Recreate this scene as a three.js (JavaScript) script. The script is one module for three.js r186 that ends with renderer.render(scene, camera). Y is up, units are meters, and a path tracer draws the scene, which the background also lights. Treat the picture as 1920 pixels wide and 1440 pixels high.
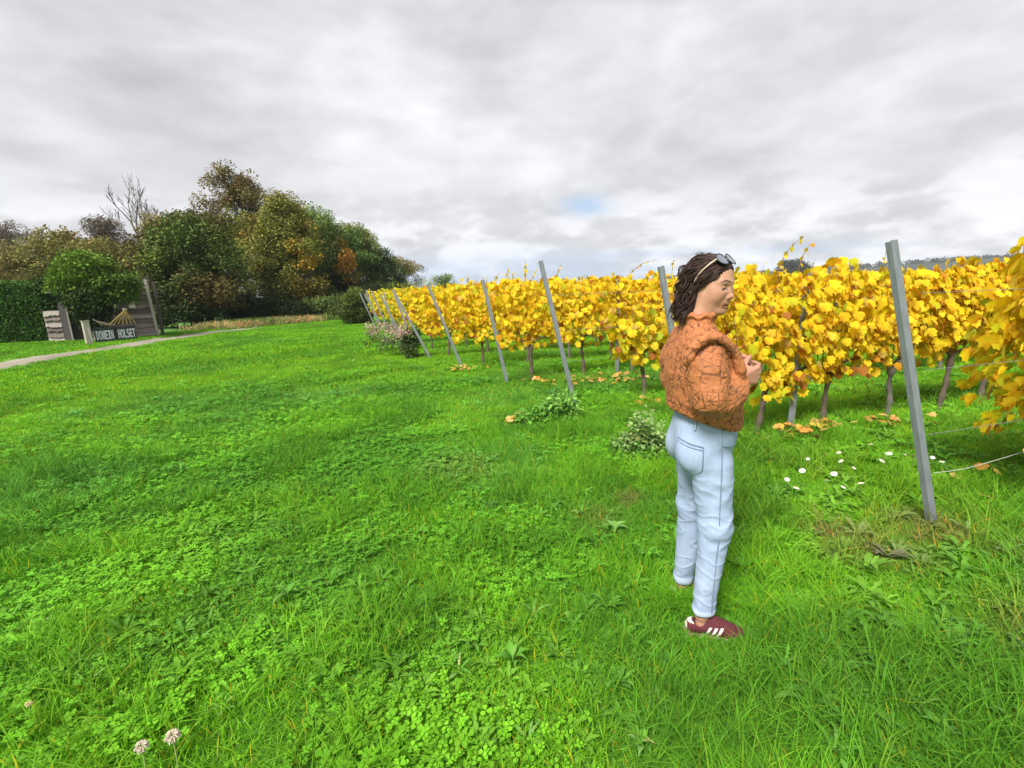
import * as THREE from 'three';
import { mergeGeometries } from 'three/addons/utils/BufferGeometryUtils.js';

// ---------------------------------------------------------------- camera, sky, sun, exposure
const scene = new THREE.Scene();
const DEG = Math.PI / 180;
const camera = new THREE.PerspectiveCamera(2 * Math.atan(720 / 880) / DEG, 4 / 3, 0.05, 4000);
camera.position.set(0, 1.57, 0);
camera.rotation.order = 'YXZ';
camera.rotation.set(-11.6 * DEG, 0, -2.1 * DEG);

const renderer = new THREE.WebGLRenderer({ antialias: true });
renderer.setSize(1024, 768);
renderer.toneMapping = THREE.LinearToneMapping;
renderer.toneMappingExposure = 4.3;
renderer.shadowMap.enabled = true;
renderer.shadowMap.type = THREE.PCFSoftShadowMap;

const SUN_DIR = new THREE.Vector3(-0.42, 0.92, 0.66).normalize();
const sun = new THREE.DirectionalLight(new THREE.Color(1, 0.965, 0.9), 1.5);
sun.position.copy(SUN_DIR).multiplyScalar(60);
sun.castShadow = true;
sun.shadow.radius = 32;
sun.shadow.mapSize.set(4096, 4096);
Object.assign(sun.shadow.camera, { left: -40, right: 40, top: 40, bottom: -40, near: 1, far: 160 });
scene.add(sun);
scene.add(sun.target);

// ---------------------------------------------------------------- random numbers and noise
function rng(seed) {
  let a = seed >>> 0;
  return () => { a = (a + 0x6D2B79F5) | 0; let t = Math.imul(a ^ (a >>> 15), 1 | a); t = (t + Math.imul(t ^ (t >>> 7), 61 | t)) ^ t; return ((t ^ (t >>> 14)) >>> 0) / 4294967296; };
}
function h3(x, y, z) { let n = Math.imul(x, 374761393) ^ Math.imul(y, 668265263) ^ Math.imul(z, 2147483647 - 1640531527); n = Math.imul(n ^ (n >>> 13), 1274126177); n ^= n >>> 16; return (n >>> 0) / 4294967296; }
function noise3(x, y, z) {
  const xi = Math.floor(x), yi = Math.floor(y), zi = Math.floor(z);
  let u = x - xi, v = y - yi, w = z - zi;
  u = u * u * (3 - 2 * u); v = v * v * (3 - 2 * v); w = w * w * (3 - 2 * w);
  const a = h3(xi, yi, zi), b = h3(xi + 1, yi, zi), c = h3(xi, yi + 1, zi), d = h3(xi + 1, yi + 1, zi);
  const e = h3(xi, yi, zi + 1), f = h3(xi + 1, yi, zi + 1), g = h3(xi, yi + 1, zi + 1), h = h3(xi + 1, yi + 1, zi + 1);
  const p = a + (b - a) * u, q = c + (d - c) * u, r = e + (f - e) * u, s = g + (h - g) * u;
  const m = p + (q - p) * v, n = r + (s - r) * v;
  return (m + (n - m) * w) * 2 - 1;
}
function fbm(x, y, z, oct = 4, gain = 0.5) { let s = 0, a = 1, t = 0; for (let i = 0; i < oct; i++) { s += a * noise3(x, y, z + i * 17.3); t += a; a *= gain; x *= 2.03; y *= 2.03; z *= 2.03; } return s / t; }
const clamp = (v, a = 0, b = 1) => Math.min(b, Math.max(a, v));
const mix = (a, b, t) => a + (b - a) * t;
const sstep = (a, b, v) => { const t = clamp((v - a) / (b - a)); return t * t * (3 - 2 * t); };

// ---------------------------------------------------------------- the cloudy sky: air and clouds only
{
  const W = 2048, H = 1024, data = new Float32Array(W * H * 4);
  for (let j = 0; j < H; j++) {
    const el = ((j + 0.5) / H - 0.5) * Math.PI, sy = Math.sin(el), cy = Math.cos(el);
    for (let i = 0; i < W; i++) {
      const az = ((i + 0.5) / W - 0.5) * 2 * Math.PI, dx = Math.cos(az) * cy, dz = Math.sin(az) * cy;
      let r, g, b;
      if (sy < -0.02) { r = 0.40; g = 0.42; b = 0.42; }
      else {
        // a deck of soft stratocumulus, wider than high as seen from the ground
        const q = (f, h, o, n, g) => fbm(dx * f + o, sy * h + o * 0.7, dz * f - o, n, g), az2 = Math.atan2(dz, dx);
        const wx = q(3.1, 6, 5.1, 3), big = q(2.3, 5.6, 3.3 + 0.25 * wx, 4), mid = q(5.2, 13, 7.4 + 0.3 * wx, 5, 0.55), fine = q(15, 34, 1.3 + 0.5 * wx, 4, 0.55);
        const bill = 0.35 - 1.6 * Math.abs(q(4.4, 12, 11.3 + 0.35 * wx, 5, 0.5));
        let v = 0.79 + 0.2 * big + 0.15 * mid + 0.10 * fine + 0.17 * bill;
        // ragged cumulus low over the horizon
        const low = sstep(0.24, 0.06, sy), cu = fbm(az2 * 9 + wx * 0.5, sy * 26, 4.4, 6, 0.6);
        v = mix(v, mix(0.70, 1.08, sstep(-0.26, 0.22, cu)) + 0.08 * fine, low * 0.8);
        v = clamp(v, 0.5, 1.06);
        let gap = sstep(0.1, 0.03, sy) * sstep(-0.2, 0.35, fbm(az2 * 2.6 + 2, sy * 26, 6.6, 4, 0.55)) * 0.55;
        const hole = Math.exp(-(((az2 + 1.405 + 0.03 * wx) / 0.045) ** 2) - (((sy - 0.152 + 0.02 * cu) / 0.016) ** 2));
        gap = Math.min(1, gap + hole * 0.95);
        r = v * 0.985; g = v * 0.995; b = v * 1.03;
        r = mix(r, 0.46, gap * 0.85); g = mix(g, 0.68, gap * 0.85); b = mix(b, 0.95, gap * 0.85);
      }
      const o = (j * W + i) * 4, k = 1 / 4.3;
      data[o] = r * k; data[o + 1] = g * k; data[o + 2] = b * k; data[o + 3] = 1;
    }
  }
  const sky = new THREE.DataTexture(data, W, H, THREE.RGBAFormat, THREE.FloatType);
  sky.mapping = THREE.EquirectangularReflectionMapping;
  sky.magFilter = sky.minFilter = THREE.LinearFilter;
  sky.wrapS = THREE.RepeatWrapping;
  sky.needsUpdate = true;
  scene.background = sky; scene.environment = sky;
}

// ---------------------------------------------------------------- helpers: naming, parts, geometry
const taken = new Map();
function numbered(name) { const n = taken.get(name) || 0; taken.set(name, n + 1); return n ? `${name}_${String(n).padStart(3, '0')}` : name; }
function shade(o) { o.traverse((m) => { if (m.isMesh) { m.castShadow = true; m.receiveShadow = true; } }); return o; }
function thing(name, label, category, [x, y, z] = [0, 0, 0], turn = 0, group) {
  const o = new THREE.Group(); o.name = numbered(name); scene.add(o);
  o.position.set(x, y, z); o.rotation.y = turn; o.userData = { label, category };
  if (group) o.userData.group = group;
  return o;
}
function part(parent, name, geometry, material) { const m = new THREE.Mesh(geometry, material); m.name = name; m.castShadow = m.receiveShadow = true; parent.add(m); return m; }
function single(name, label, category, geometry, material, group) { const m = part(scene, numbered(name), geometry, material); m.userData = { label, category }; if (group) m.userData.group = group; return m; }
function structure(name, geometry, material) { const m = part(scene, name, geometry, material); m.userData = { kind: 'structure' }; return m; }
const C = (r, g, b) => new THREE.Color().setRGB(r, g, b);
function std(r, g, b, roughness = 0.85, more = {}) { return new THREE.MeshStandardMaterial({ color: C(r, g, b), roughness, ...more }); }
function leafy(r, g, b, transmission = 0.35, more = {}) { return new THREE.MeshPhysicalMaterial({ color: C(r, g, b), roughness: 0.75, transmission, thickness: 0, side: THREE.DoubleSide, specularIntensity: 0.18, ...more }); }
function geo(pos, idx, col, nor) {
  const g = new THREE.BufferGeometry();
  g.setAttribute('position', new THREE.Float32BufferAttribute(pos, 3));
  if (col) g.setAttribute('color', new THREE.Float32BufferAttribute(col, 3));
  if (idx) g.setIndex(idx);
  if (nor) g.setAttribute('normal', new THREE.Float32BufferAttribute(nor, 3)); else g.computeVertexNormals();
  return g;
}
// a tapered tube through points; radii given as a function of 0..1
function tube(pts, rad, sides = 6, segs = 0, capped = true) {
  const P = pts.map((p) => p.isVector3 ? p : new THREE.Vector3(...p));
  const curve = P.length > 2 ? new THREE.CatmullRomCurve3(P) : new THREE.LineCurve3(P[0], P[1]);
  const n = segs || Math.max(2, (P.length - 1) * 4);
  const rf = typeof rad === 'function' ? rad : Array.isArray(rad) ? (t) => { const u = t * (rad.length - 1), k = Math.min(rad.length - 2, Math.floor(u)); return mix(rad[k], rad[k + 1], u - k); } : () => rad;
  const pos = [], idx = [];
  let up = new THREE.Vector3(0.31, 0.17, 0.93);
  const T = new THREE.Vector3(), A = new THREE.Vector3(), B = new THREE.Vector3(), c = new THREE.Vector3();
  for (let i = 0; i <= n; i++) {
    const t = i / n; curve.getPoint(t, c); curve.getTangent(t, T);
    A.crossVectors(up, T); if (A.lengthSq() < 1e-6) A.set(1, 0, 0).cross(T); A.normalize(); B.crossVectors(T, A).normalize(); up.copy(B).cross(A).negate(); up.copy(B);
    const r = rf(t);
    for (let k = 0; k < sides; k++) { const a = k / sides * 2 * Math.PI, ca = Math.cos(a) * r, sa = Math.sin(a) * r; pos.push(c.x + A.x * ca + B.x * sa, c.y + A.y * ca + B.y * sa, c.z + A.z * ca + B.z * sa); }
    // keep the frame turning smoothly
    up.copy(B);
  }
  for (let i = 0; i < n; i++) for (let k = 0; k < sides; k++) { const a = i * sides + k, b = i * sides + (k + 1) % sides, d = a + sides, e = b + sides; idx.push(a, b, e, a, e, d); }
  if (capped) {
    const s = pos.length / 3; curve.getPoint(0, c); pos.push(c.x, c.y, c.z); curve.getPoint(1, c); pos.push(c.x, c.y, c.z);
    for (let k = 0; k < sides; k++) { const k2 = (k + 1) % sides; idx.push(s, k2, k, s + 1, n * sides + k, n * sides + k2); }
  }
  return geo(pos, idx);
}
function box(w, h, d, x = 0, y = 0, z = 0, rx = 0, ry = 0, rz = 0) { const g = new THREE.BoxGeometry(w, h, d); g.deleteAttribute('uv'); const m = new THREE.Matrix4().makeRotationFromEuler(new THREE.Euler(rx, ry, rz)); m.setPosition(x, y, z); return g.applyMatrix4(m); }
function bare(g) { const o = g.index ? g.toNonIndexed() : g; o.deleteAttribute('uv'); return o; }
function merge(list) { return mergeGeometries(list.map((g) => { const o = g.index ? g.toNonIndexed() : g.clone(); for (const k of Object.keys(o.attributes)) if (!['position', 'normal', 'color'].includes(k)) o.deleteAttribute(k); return o; })); }
function paint(g, fn) { const p = g.attributes.position, c = new Float32Array(p.count * 3); for (let i = 0; i < p.count; i++) { const k = fn(p.getX(i), p.getY(i), p.getZ(i), i); c[i * 3] = k[0]; c[i * 3 + 1] = k[1]; c[i * 3 + 2] = k[2]; } g.setAttribute('color', new THREE.Float32BufferAttribute(c, 3)); return g; }
const _m = new THREE.Matrix4(), _q = new THREE.Quaternion(), _e = new THREE.Euler(), _p = new THREE.Vector3(), _s = new THREE.Vector3(), _c = new THREE.Color();
// copies: array of [x, y, z, rx, ry, rz, scale, r, g, b]
function copies(parent, name, geometry, material, list) {
  const m = new THREE.InstancedMesh(geometry, material, list.length); m.name = name; m.castShadow = m.receiveShadow = true; m.userData = { kind: 'stuff' };
  list.forEach((a, i) => {
    _e.set(a[3], a[4], a[5], 'YXZ'); _q.setFromEuler(_e); const s = a[6]; _s.set(s, Array.isArray(a[10]) ? s * a[10][0] : s, s);
    m.setMatrixAt(i, _m.compose(_p.set(a[0], a[1], a[2]), _q, _s)); m.setColorAt(i, _c.setRGB(a[7], a[8], a[9]));
  });
  parent.add(m); return m;
}
// a grey-scale or coloured texture computed from a function of u, v in 0..1 (tiles)
function texture(n, fn, srgb = false) {
  const d = new Uint8Array(n * n * 4);
  for (let j = 0; j < n; j++) for (let i = 0; i < n; i++) { const c = fn(i / n, j / n), o = (j * n + i) * 4; d[o] = clamp(c[0]) * 255; d[o + 1] = clamp(c[1]) * 255; d[o + 2] = clamp(c[2]) * 255; d[o + 3] = 255; }
  const t = new THREE.DataTexture(d, n, n); t.wrapS = t.wrapT = THREE.RepeatWrapping; t.magFilter = THREE.LinearFilter; t.minFilter = THREE.LinearMipmapLinearFilter; t.generateMipmaps = true; if (srgb) t.colorSpace = THREE.SRGBColorSpace; t.needsUpdate = true; return t;
}

// ---------------------------------------------------------------- the ground
// the field: nearly level, with low bumps; level where the woman and the posts stand
function groundH(x, z) {
  const d = Math.hypot(x, z);
  let h = 0.035 * noise3(x * 0.55, 3.1, z * 0.55) + 0.05 * noise3(x * 0.16, 8.4, z * 0.16);
  h *= sstep(2.6, 5.5, d) * 0.9 + 0.1;
  if (d > 60) h -= (d - 60) * 0.002;
  return h;
}
// how much the gravel of the track shows at a point (0..1): the track runs along the fence
const TRACK_NEAR = [[-12.4, -8], [-12.86, -11.73], [-13.4, -13.68], [-13.25, -15.61], [-13.25, -17.97], [-13.2, -19.68], [-13.3, -22.43], [-13.0, -25], [-12.6, -29]];
const TRACK_FAR = [[-15.4, -8], [-15.2, -11.73], [-14.95, -13.73], [-14.75, -15.6], [-14.95, -17.97], [-15.1, -19.79], [-14.9, -22.4], [-13.9, -25], [-13.1, -29]];
function along(list, z) { for (let i = 0; i < list.length - 1; i++) if (z <= list[i][1] && z >= list[i + 1][1]) return mix(list[i][0], list[i + 1][0], (z - list[i][1]) / (list[i + 1][1] - list[i][1])); return z > list[0][1] ? list[0][0] : list[list.length - 1][0]; }
function track(x, z) { if (z < -29 || z > -6) return 0; const a = along(TRACK_FAR, z), b = along(TRACK_NEAR, z), w = 0.25 * noise3(x * 1.1, 1, z * 1.1) + 0.14 * noise3(x * 4, 2, z * 4); return sstep(a - 0.12, a + 0.25, x + w) * sstep(b + 0.12, b - 0.25, x + w) * sstep(-28.5, -23, z); }
{
  // one sheet from under the camera to the horizon: rings that widen with distance
  const rings = [], pos = [], col = [], idx = [], NA = 300;
  for (let r = 0.3; r < 2600; r *= r < 45 ? 1.028 : 1.16) rings.push(r);
  pos.push(0, groundH(0, 0), 0); col.push(0.05, 0.07, 0.02);
  rings.forEach((r) => {
    for (let k = 0; k < NA; k++) {
      const a = k / NA * 2 * Math.PI, x = Math.cos(a) * r, z = Math.sin(a) * r;
      pos.push(x, groundH(x, z), z);
      const n = fbm(x * 0.9, 2.2, z * 0.9, 4), s = noise3(x * 0.2, 4.5, z * 0.2), t = track(x, z);
      let c = [0.08 + 0.02 * n + 0.015 * s, 0.20 + 0.03 * n + 0.025 * s, 0.018];
      const g = 0.20 + 0.06 * noise3(x * 5, 1, z * 5) + 0.05 * noise3(x * 13, 3, z * 13);
      c = [mix(c[0], g * 1.12, t), mix(c[1], g * 0.98, t), mix(c[2], g * 0.74, t)];
      col.push(...c);
    }
  });
  for (let k = 0; k < NA; k++) idx.push(0, 1 + (k + 1) % NA, 1 + k);
  for (let i = 0; i < rings.length - 1; i++) for (let k = 0; k < NA; k++) { const a = 1 + i * NA + k, b = 1 + i * NA + (k + 1) % NA; idx.push(a, b, b + NA, a, b + NA, a + NA); }
  structure('ground', geo(pos, idx, col), new THREE.MeshStandardMaterial({ vertexColors: true, roughness: 0.95, side: THREE.DoubleSide }));
}

// ---------------------------------------------------------------- grass, clover and low weeds
// a tuft of blades: n blades in radius rad, heights h0..h1, width w, bend b
function tuftGeo(seed, n, rad, h0, h1, w, bend, segs = 3) {
  const R = rng(seed), pos = [], idx = [], col = [];
  for (let i = 0; i < n; i++) {
    const a = R() * 6.283, rr = Math.sqrt(R()) * rad, bx = Math.cos(a) * rr, bz = Math.sin(a) * rr;
    const dir = R() * 6.283, lean = (0.15 + R() * 0.85) * bend, h = mix(h0, h1, R()), ww = w * (0.7 + R() * 0.6);
    const dx = Math.cos(dir), dz = Math.sin(dir), side = R() * 6.283, sx = Math.cos(side) * ww / 2, sz = Math.sin(side) * ww / 2;
    const st = R(), t = (0.78 + R() * 0.44) * (st < 0.04 ? 1.1 : 1), yl = st < 0.025 ? 2.6 : st < 0.16 ? 1.4 : 1;
    const s = pos.length / 3;
    for (let k = 0; k <= segs; k++) {
      const u = k / segs, out = lean * h * u * u, y = h * (u - 0.32 * lean * u * u);
      const wd = k === segs ? 0 : (1 - 0.55 * u * u);
      if (k < segs) { pos.push(bx + dx * out - sx * wd, y - 0.012, bz + dz * out - sz * wd, bx + dx * out + sx * wd, y - 0.012, bz + dz * out + sz * wd); col.push(t * yl, t, t, t * yl, t, t); }
      else { pos.push(bx + dx * out, y - 0.012, bz + dz * out); col.push(t * yl, t, t); }
    }
    for (let k = 0; k < segs - 1; k++) { const o = s + k * 2; idx.push(o, o + 1, o + 3, o, o + 3, o + 2); }
    const o = s + (segs - 1) * 2; idx.push(o, o + 1, o + 2);
  }
  return geo(pos, idx, col);
}
// clover: n trifoliate leaves held flat on thin stalks
function cloverGeo(seed, n, rad, h0, h1, size) {
  const R = rng(seed), pos = [], idx = [], col = [];
  for (let i = 0; i < n; i++) {
    const a = R() * 6.283, rr = Math.sqrt(R()) * rad, x = Math.cos(a) * rr, z = Math.sin(a) * rr, y = mix(h0, h1, R()), sz = size * (0.65 + R() * 0.7);
    const tilt = (R() - 0.5) * 0.9, tz = (R() - 0.5) * 0.9, spin = R() * 6.283, t = 0.8 + R() * 0.4;
    for (let k = 0; k < 3; k++) {
      const d = spin + k * 2.094, s = pos.length / 3;
      const P = (u, v, up) => { const px = x + Math.cos(d) * u - Math.sin(d) * v, pz = z + Math.sin(d) * u + Math.cos(d) * v; pos.push(px, y + up + (px - x) * tilt + (pz - z) * tz, pz); col.push(t, t, t); };
      P(0.0012, 0, 0); P(sz * 0.5, sz * 0.42, sz * 0.14); P(sz * 0.9, sz * 0.36, sz * 0.1); P(sz * 0.95, 0, 0.0); P(sz * 0.9, -sz * 0.36, sz * 0.1); P(sz * 0.5, -sz * 0.42, sz * 0.14);
      idx.push(s, s + 1, s + 3, s + 1, s + 2, s + 3, s, s + 3, s + 5, s + 5, s + 3, s + 4);
    }
    const s = pos.length / 3; pos.push(x * 0.7 - 0.0012, -0.01, z * 0.7, x * 0.7 + 0.0012, -0.01, z * 0.7, x, y, z); col.push(t, t, t, t, t, t, t, t, t); idx.push(s, s + 1, s + 2);
  }
  return geo(pos, idx, col);
}
// a toothed leaf along +x, of given length, arching up and over
function toothedLeaf(len, wid, teeth, arch, seed) {
  const R = rng(seed), pos = [], idx = [];
  const n = teeth * 2;
  for (let i = 0; i <= n; i++) {
    const u = i / n, prof = Math.sin(Math.PI * Math.pow(u, 0.8)) * (0.35 + 0.65 * u) + 0.06, tooth = i % 2 ? 0.55 : 1.0;
    const w = wid * prof * (i === n ? 0 : tooth) * (0.85 + 0.3 * R()), x = len * (u - 0.12 * arch * u * u), y = arch * len * (u - 0.95 * u * u);
    pos.push(x, y + w * 0.35, -w, x, y, 0, x, y + w * 0.35, w);
  }
  for (let i = 0; i < n; i++) { const a = i * 3; idx.push(a, a + 3, a + 4, a, a + 4, a + 1, a + 1, a + 4, a + 5, a + 1, a + 5, a + 2); }
  return geo(pos, idx);
}
function weedGeo(seed, n, len, wid) {
  const R = rng(seed), list = [];
  for (let i = 0; i < n; i++) {
    const g = toothedLeaf(len * (0.6 + R() * 0.6), wid * (0.7 + R() * 0.6), 4, 0.3 + R() * 0.7, seed * 31 + i);
    g.rotateZ(0.15 + R() * 0.5); g.rotateY(i / n * 6.283 + R() * 0.8); g.translate((R() - 0.5) * 0.03, 0.004, (R() - 0.5) * 0.03);
    const t = 0.82 + R() * 0.36; list.push(paint(bare(g), () => [t, t, t]));
  }
  return merge(list);
}
const FIELD_HALF = 62 * DEG;
const DRY = [[2.0, -2.5, 0.3, 0.8], [2.55, -2.6, 0.28, 0.9], [2.9, -2.1, 0.25, 0.5], [2.3, -1.8, 0.25, 0.4], [0.83, -3.2, 0.14, 1.0], [-0.5, -3.9, 0.4, 0.3], [0.55, -2.95, 0.2, 0.35]];
function dryness(x, z) { let d = 0; for (const [a, b, r, k] of DRY) { const q = Math.hypot(x - a, z - b) / r; d = Math.max(d, k * sstep(1.3, 0.4, q + 0.4 * noise3(x * 9, 3, z * 9))); } return d; }
// the colour of the sward at a place: lusher, yellower and bluer patches of grass
function sward(x, z, R) {
  const a = fbm(x * 0.55 + 4, 1.1, z * 0.55, 3), b = fbm(x * 1.9, 6.1, z * 1.9, 2), j = (R() - 0.5) * 0.22;
  let c = [0.18, 0.47, 0.02];
  const y = sstep(0.05, 0.5, a), bl = sstep(0.05, 0.5, -a + 0.3 * b);
  c = [mix(c[0], 0.20, y * 0.8), mix(c[1], 0.47, y * 0.8), mix(c[2], 0.018, y)];
  c = [mix(c[0], 0.12, bl * 0.7), mix(c[1], 0.35, bl * 0.7), mix(c[2], 0.04, bl * 0.7)];
  const lush = sstep(0.0, 0.35, fbm(x * 1.3 + 2, 7.7, z * 1.3 + 5, 4) + 0.1 * noise3(x * 5, 3, z * 5) + 0.1); c = [mix(c[0], 0.07, lush * 0.52), mix(c[1], 0.235, lush * 0.52), mix(c[2], 0.018, lush * 0.52)];
  const d = dryness(x, z) * (0.4 + 0.6 * R()); c = [mix(c[0], 0.27, d), mix(c[1], 0.2, d), mix(c[2], 0.075, d)];
  const s = 1 + j + 0.14 * b; return [c[0] * s, c[1] * s, c[2] * s];
}
const FEET = [[0.80, -1.86, 0.055], [0.86, -1.85, 0.055], [0.92, -1.835, 0.055], [0.965, -1.82, 0.05], [0.82, -2.105, 0.035], [0.87, -2.11, 0.03], [0.93, -2.12, 0.03]];
function onFoot(x, z, pad) { for (const [a, b, r] of FEET) if (Math.hypot(x - a, z - b) < r + pad) return true; return false; }
function inVines(x, z) { return (x - 1.72) * 1.63 + (z + 4.34) * -0.9 > 0 && z < -2.4 ? 1 : 0; }
{
  const R = rng(77), G = leafy(1, 1, 1, 0.4, { vertexColors: true, roughness: 0.7 });
  const spread = (d0, d1, perM2, fn) => {
    const area = FIELD_HALF * (d1 * d1 - d0 * d0), n = Math.round(area * perM2);
    const o1 = R(), o2 = R();
    for (let i = 0; i < n; i++) { const d = Math.sqrt(mix(d0 * d0, d1 * d1, (o1 + i * 0.7548776662466927) % 1)), a = (((o2 + i * 0.5698402909980532) % 1) * 2 - 1 + (R() - 0.5) * 0.01) * FIELD_HALF, x = Math.sin(a) * d, z = -Math.cos(a) * d; if (R() > track(x, z) * 1.15) fn(x, z, d); }
  };
  const add = (list, x, z, s, c, sy = 1) => list.push([x, groundH(x, z), z, (R() - 0.5) * 0.2, R() * 6.283, (R() - 0.5) * 0.2, s, c[0], c[1], c[2], [sy]]);
  const lawn = [[], [], []], longer = [[], []], clover = [[], []], mid = [[], []], far = [[], []], weeds = [[], []];
  spread(0.9, 5.2, 760, (x, z, d) => {
    const cl = sstep(-0.05, 0.25, fbm(x * 1.1 + 11, 5.5, z * 1.1, 4) * 1.2 + mix(0.14, -0.14, sstep(-1.2, 0.8, x + 0.8 * noise3(x, 2, z)))), k = R();
    if (onFoot(x, z, 0.012)) return;
    const tread = onFoot(x, z, 0.1) && z > -1.95 ? 0.9 : onFoot(x, z, 0.1) ? 1.5 : 1;
    if (k < cl * 0.38) add(clover[R() * 2 | 0], x, z, 0.55 + R() * 0.65 + 0.35 * noise3(x * 3, 6, z * 3), sward(x, z, R).map((v, i) => v * [0.98, 1.0, 1.25][i]), tread);
    else { const hh = 0.8 + 0.45 * noise3(x * 1.6, 9, z * 1.6) + 0.35 * noise3(x * 6, 2, z * 6) + 0.3 * R(); add(lawn[R() * 3 | 0], x, z, 0.85 + R() * 0.4, sward(x, z, R), hh * tread); }
  });
  spread(0.9, 6.5, 130, (x, z) => {
    if (z > -1.98 && (onFoot(x, z, 0.07) || (x > 0.72 && x < 1.05 && z > -1.8 && z < -1.68))) return; if (onFoot(x, z, 0.02)) return;
    const right = sstep(0.2, 1.6, x), clump = sstep(0.05, 0.4, fbm(x * 1.4, 2.5, z * 1.4 + 6, 3) + 0.1 + 0.15 * right);
    if (R() < clump * 0.9) add(longer[R() * 2 | 0], x, z, 0.8 + R() * 0.5, sward(x, z, R).map((v, i) => v * [0.95, 0.92, 1.15][i]), 0.8 + 0.4 * R());
  });
  spread(0.9, 3.6, 55, (x, z) => { if (onFoot(x, z, 0.1)) return; const m = sstep(-0.15, 0.25, fbm(x * 1.2 + 5, 8.8, z * 1.2 + 2, 3)); if (R() < m) { const c = sward(x, z, R), j = 0.75 + R() * 0.4; add(weeds[R() * 2 | 0], x, z, 0.4 + R() * 0.55, [c[0] * 0.95 * j, c[1] * 0.88 * j, c[2] * 2.2 * j], 1.1); } });
  spread(0.9, 6.0, 34, (x, z) => { if (onFoot(x, z, 0.12)) return; const m = sstep(-0.1, 0.3, fbm(x * 0.9, 8.8, z * 0.9 + 2, 2) + 0.08); if (R() < m) { const c = sward(x, z, R); add(weeds[R() * 2 | 0], x, z, 0.45 + R() * 0.65, [c[0] * 0.92, c[1] * 0.86, c[2] * 1.6]); } });
  spread(5.0, 13, 230, (x, z, d) => add(mid[R() * 2 | 0], x, z, 0.8 + R() * 0.45, sward(x, z, R), 0.8 + 0.35 * noise3(x * 1.2, 9, z * 1.2) + 0.3 * R()));
  spread(4.8, 10, 60, (x, z) => { const cl = sstep(0.0, 0.3, fbm(x * 0.8 + 11, 5.5, z * 0.8, 4)); if (R() < cl * 0.8) add(clover[R() * 2 | 0], x, z, 1.1 + R() * 0.7, sward(x, z, R)); });
  spread(5.0, 12, 26, (x, z) => { const m = sstep(0.05, 0.35, fbm(x * 1.3, 2.5, z * 1.3 + 6, 3)); if (R() < m * 0.7) add(longer[R() * 2 | 0], x, z, 0.6 + R() * 0.5, sward(x, z, R).map((v) => v * 0.9), 0.6); else if (R() < 0.12) add(weeds[R() * 2 | 0], x, z, 0.7 + R() * 0.7, sward(x, z, R).map((v, i) => v * [1, 0.95, 2][i])); });
  // rougher, taller grass along the vine rows and over on the right
  spread(1.2, 8, 46, (x, z) => { const v = inVines(x, z) || (x > 0.95 && x > -z * 0.42 ? 0.7 : 0), m = sstep(-0.1, 0.35, fbm(x * 1.7 + 3, 4.4, z * 1.7, 3)); if (v && !onFoot(x, z, 0.16) && R() < v * m * 0.8) add(longer[R() * 2 | 0], x, z, 1.0 + R() * 0.6, sward(x, z, R).map((q, i) => q * [1.1, 0.92, 1.3][i]), 0.8 + R() * 0.35); else if (v && R() < 0.22 && !onFoot(x, z, 0.16)) add(weeds[R() * 2 | 0], x, z, 0.7 + R() * 0.7, sward(x, z, R).map((q, i) => q * [0.9, 0.8, 2][i]), 1.2); });
  // the grass round the shoes stands up in front of them
  for (let i = 0; i < 70; i++) { const x = mix(0.68, 1.0, R()), z = mix(-2.075, -2.0, R()); if (!(x > 0.74 && x < 0.9 && z > -1.9)) add(longer[i % 2], x, z, 0.6 + R() * 0.3, sward(x, z, R), 0.95); }
  for (let i = 0; i < 26; i++) { const x = mix(0.72, 1.04, R()), z = mix(-1.80, -1.72, R()); add(lawn[i % 3], x, z, 0.8 + R() * 0.4, sward(x, z, R), 1.0); }
  spread(5.0, 11, 12, (x, z) => { if (inVines(x, z) && R() < 0.8) add(longer[R() * 2 | 0], x, z, 0.8 + R() * 0.5, sward(x, z, R), 0.8); });
  spread(12.5, 45, 62, (x, z, d) => { if (x < -16.5 && z < -19.4) return; add(far[R() * 2 | 0], x, z, 0.85 + R() * 0.5, sward(x, z, R), 0.75 + 0.4 * R() + 0.3 * noise3(x * 0.5, 9, z * 0.5)); });
  const put = (name, g, list) => { const m = copies(scene, numbered(name), g, G, list); return m; };
  lawn.forEach((l, i) => put('lawn_grass', tuftGeo(11 + i, 20, 0.055, 0.03, 0.085, 0.0046, 1.35), l));
  longer.forEach((l, i) => put('long_grass', tuftGeo(21 + i, 26, 0.05, 0.10, 0.21, 0.0042, 1.25, 4), l));
  clover.forEach((l, i) => put('clover', cloverGeo(31 + i, 11, 0.065, 0.02, 0.07, 0.0145), l));
  weeds.forEach((l, i) => put('low_weed', weedGeo(41 + i, 9, 0.115, 0.019), l));
  mid.forEach((l, i) => put('meadow_grass', tuftGeo(51 + i, 24, 0.085, 0.03, 0.08, 0.0075, 1.4, 2), l));
  far.forEach((l, i) => put('field_grass', tuftGeo(61 + i, 26, 0.17, 0.03, 0.085, 0.02, 1.4, 2), l));
}

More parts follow.
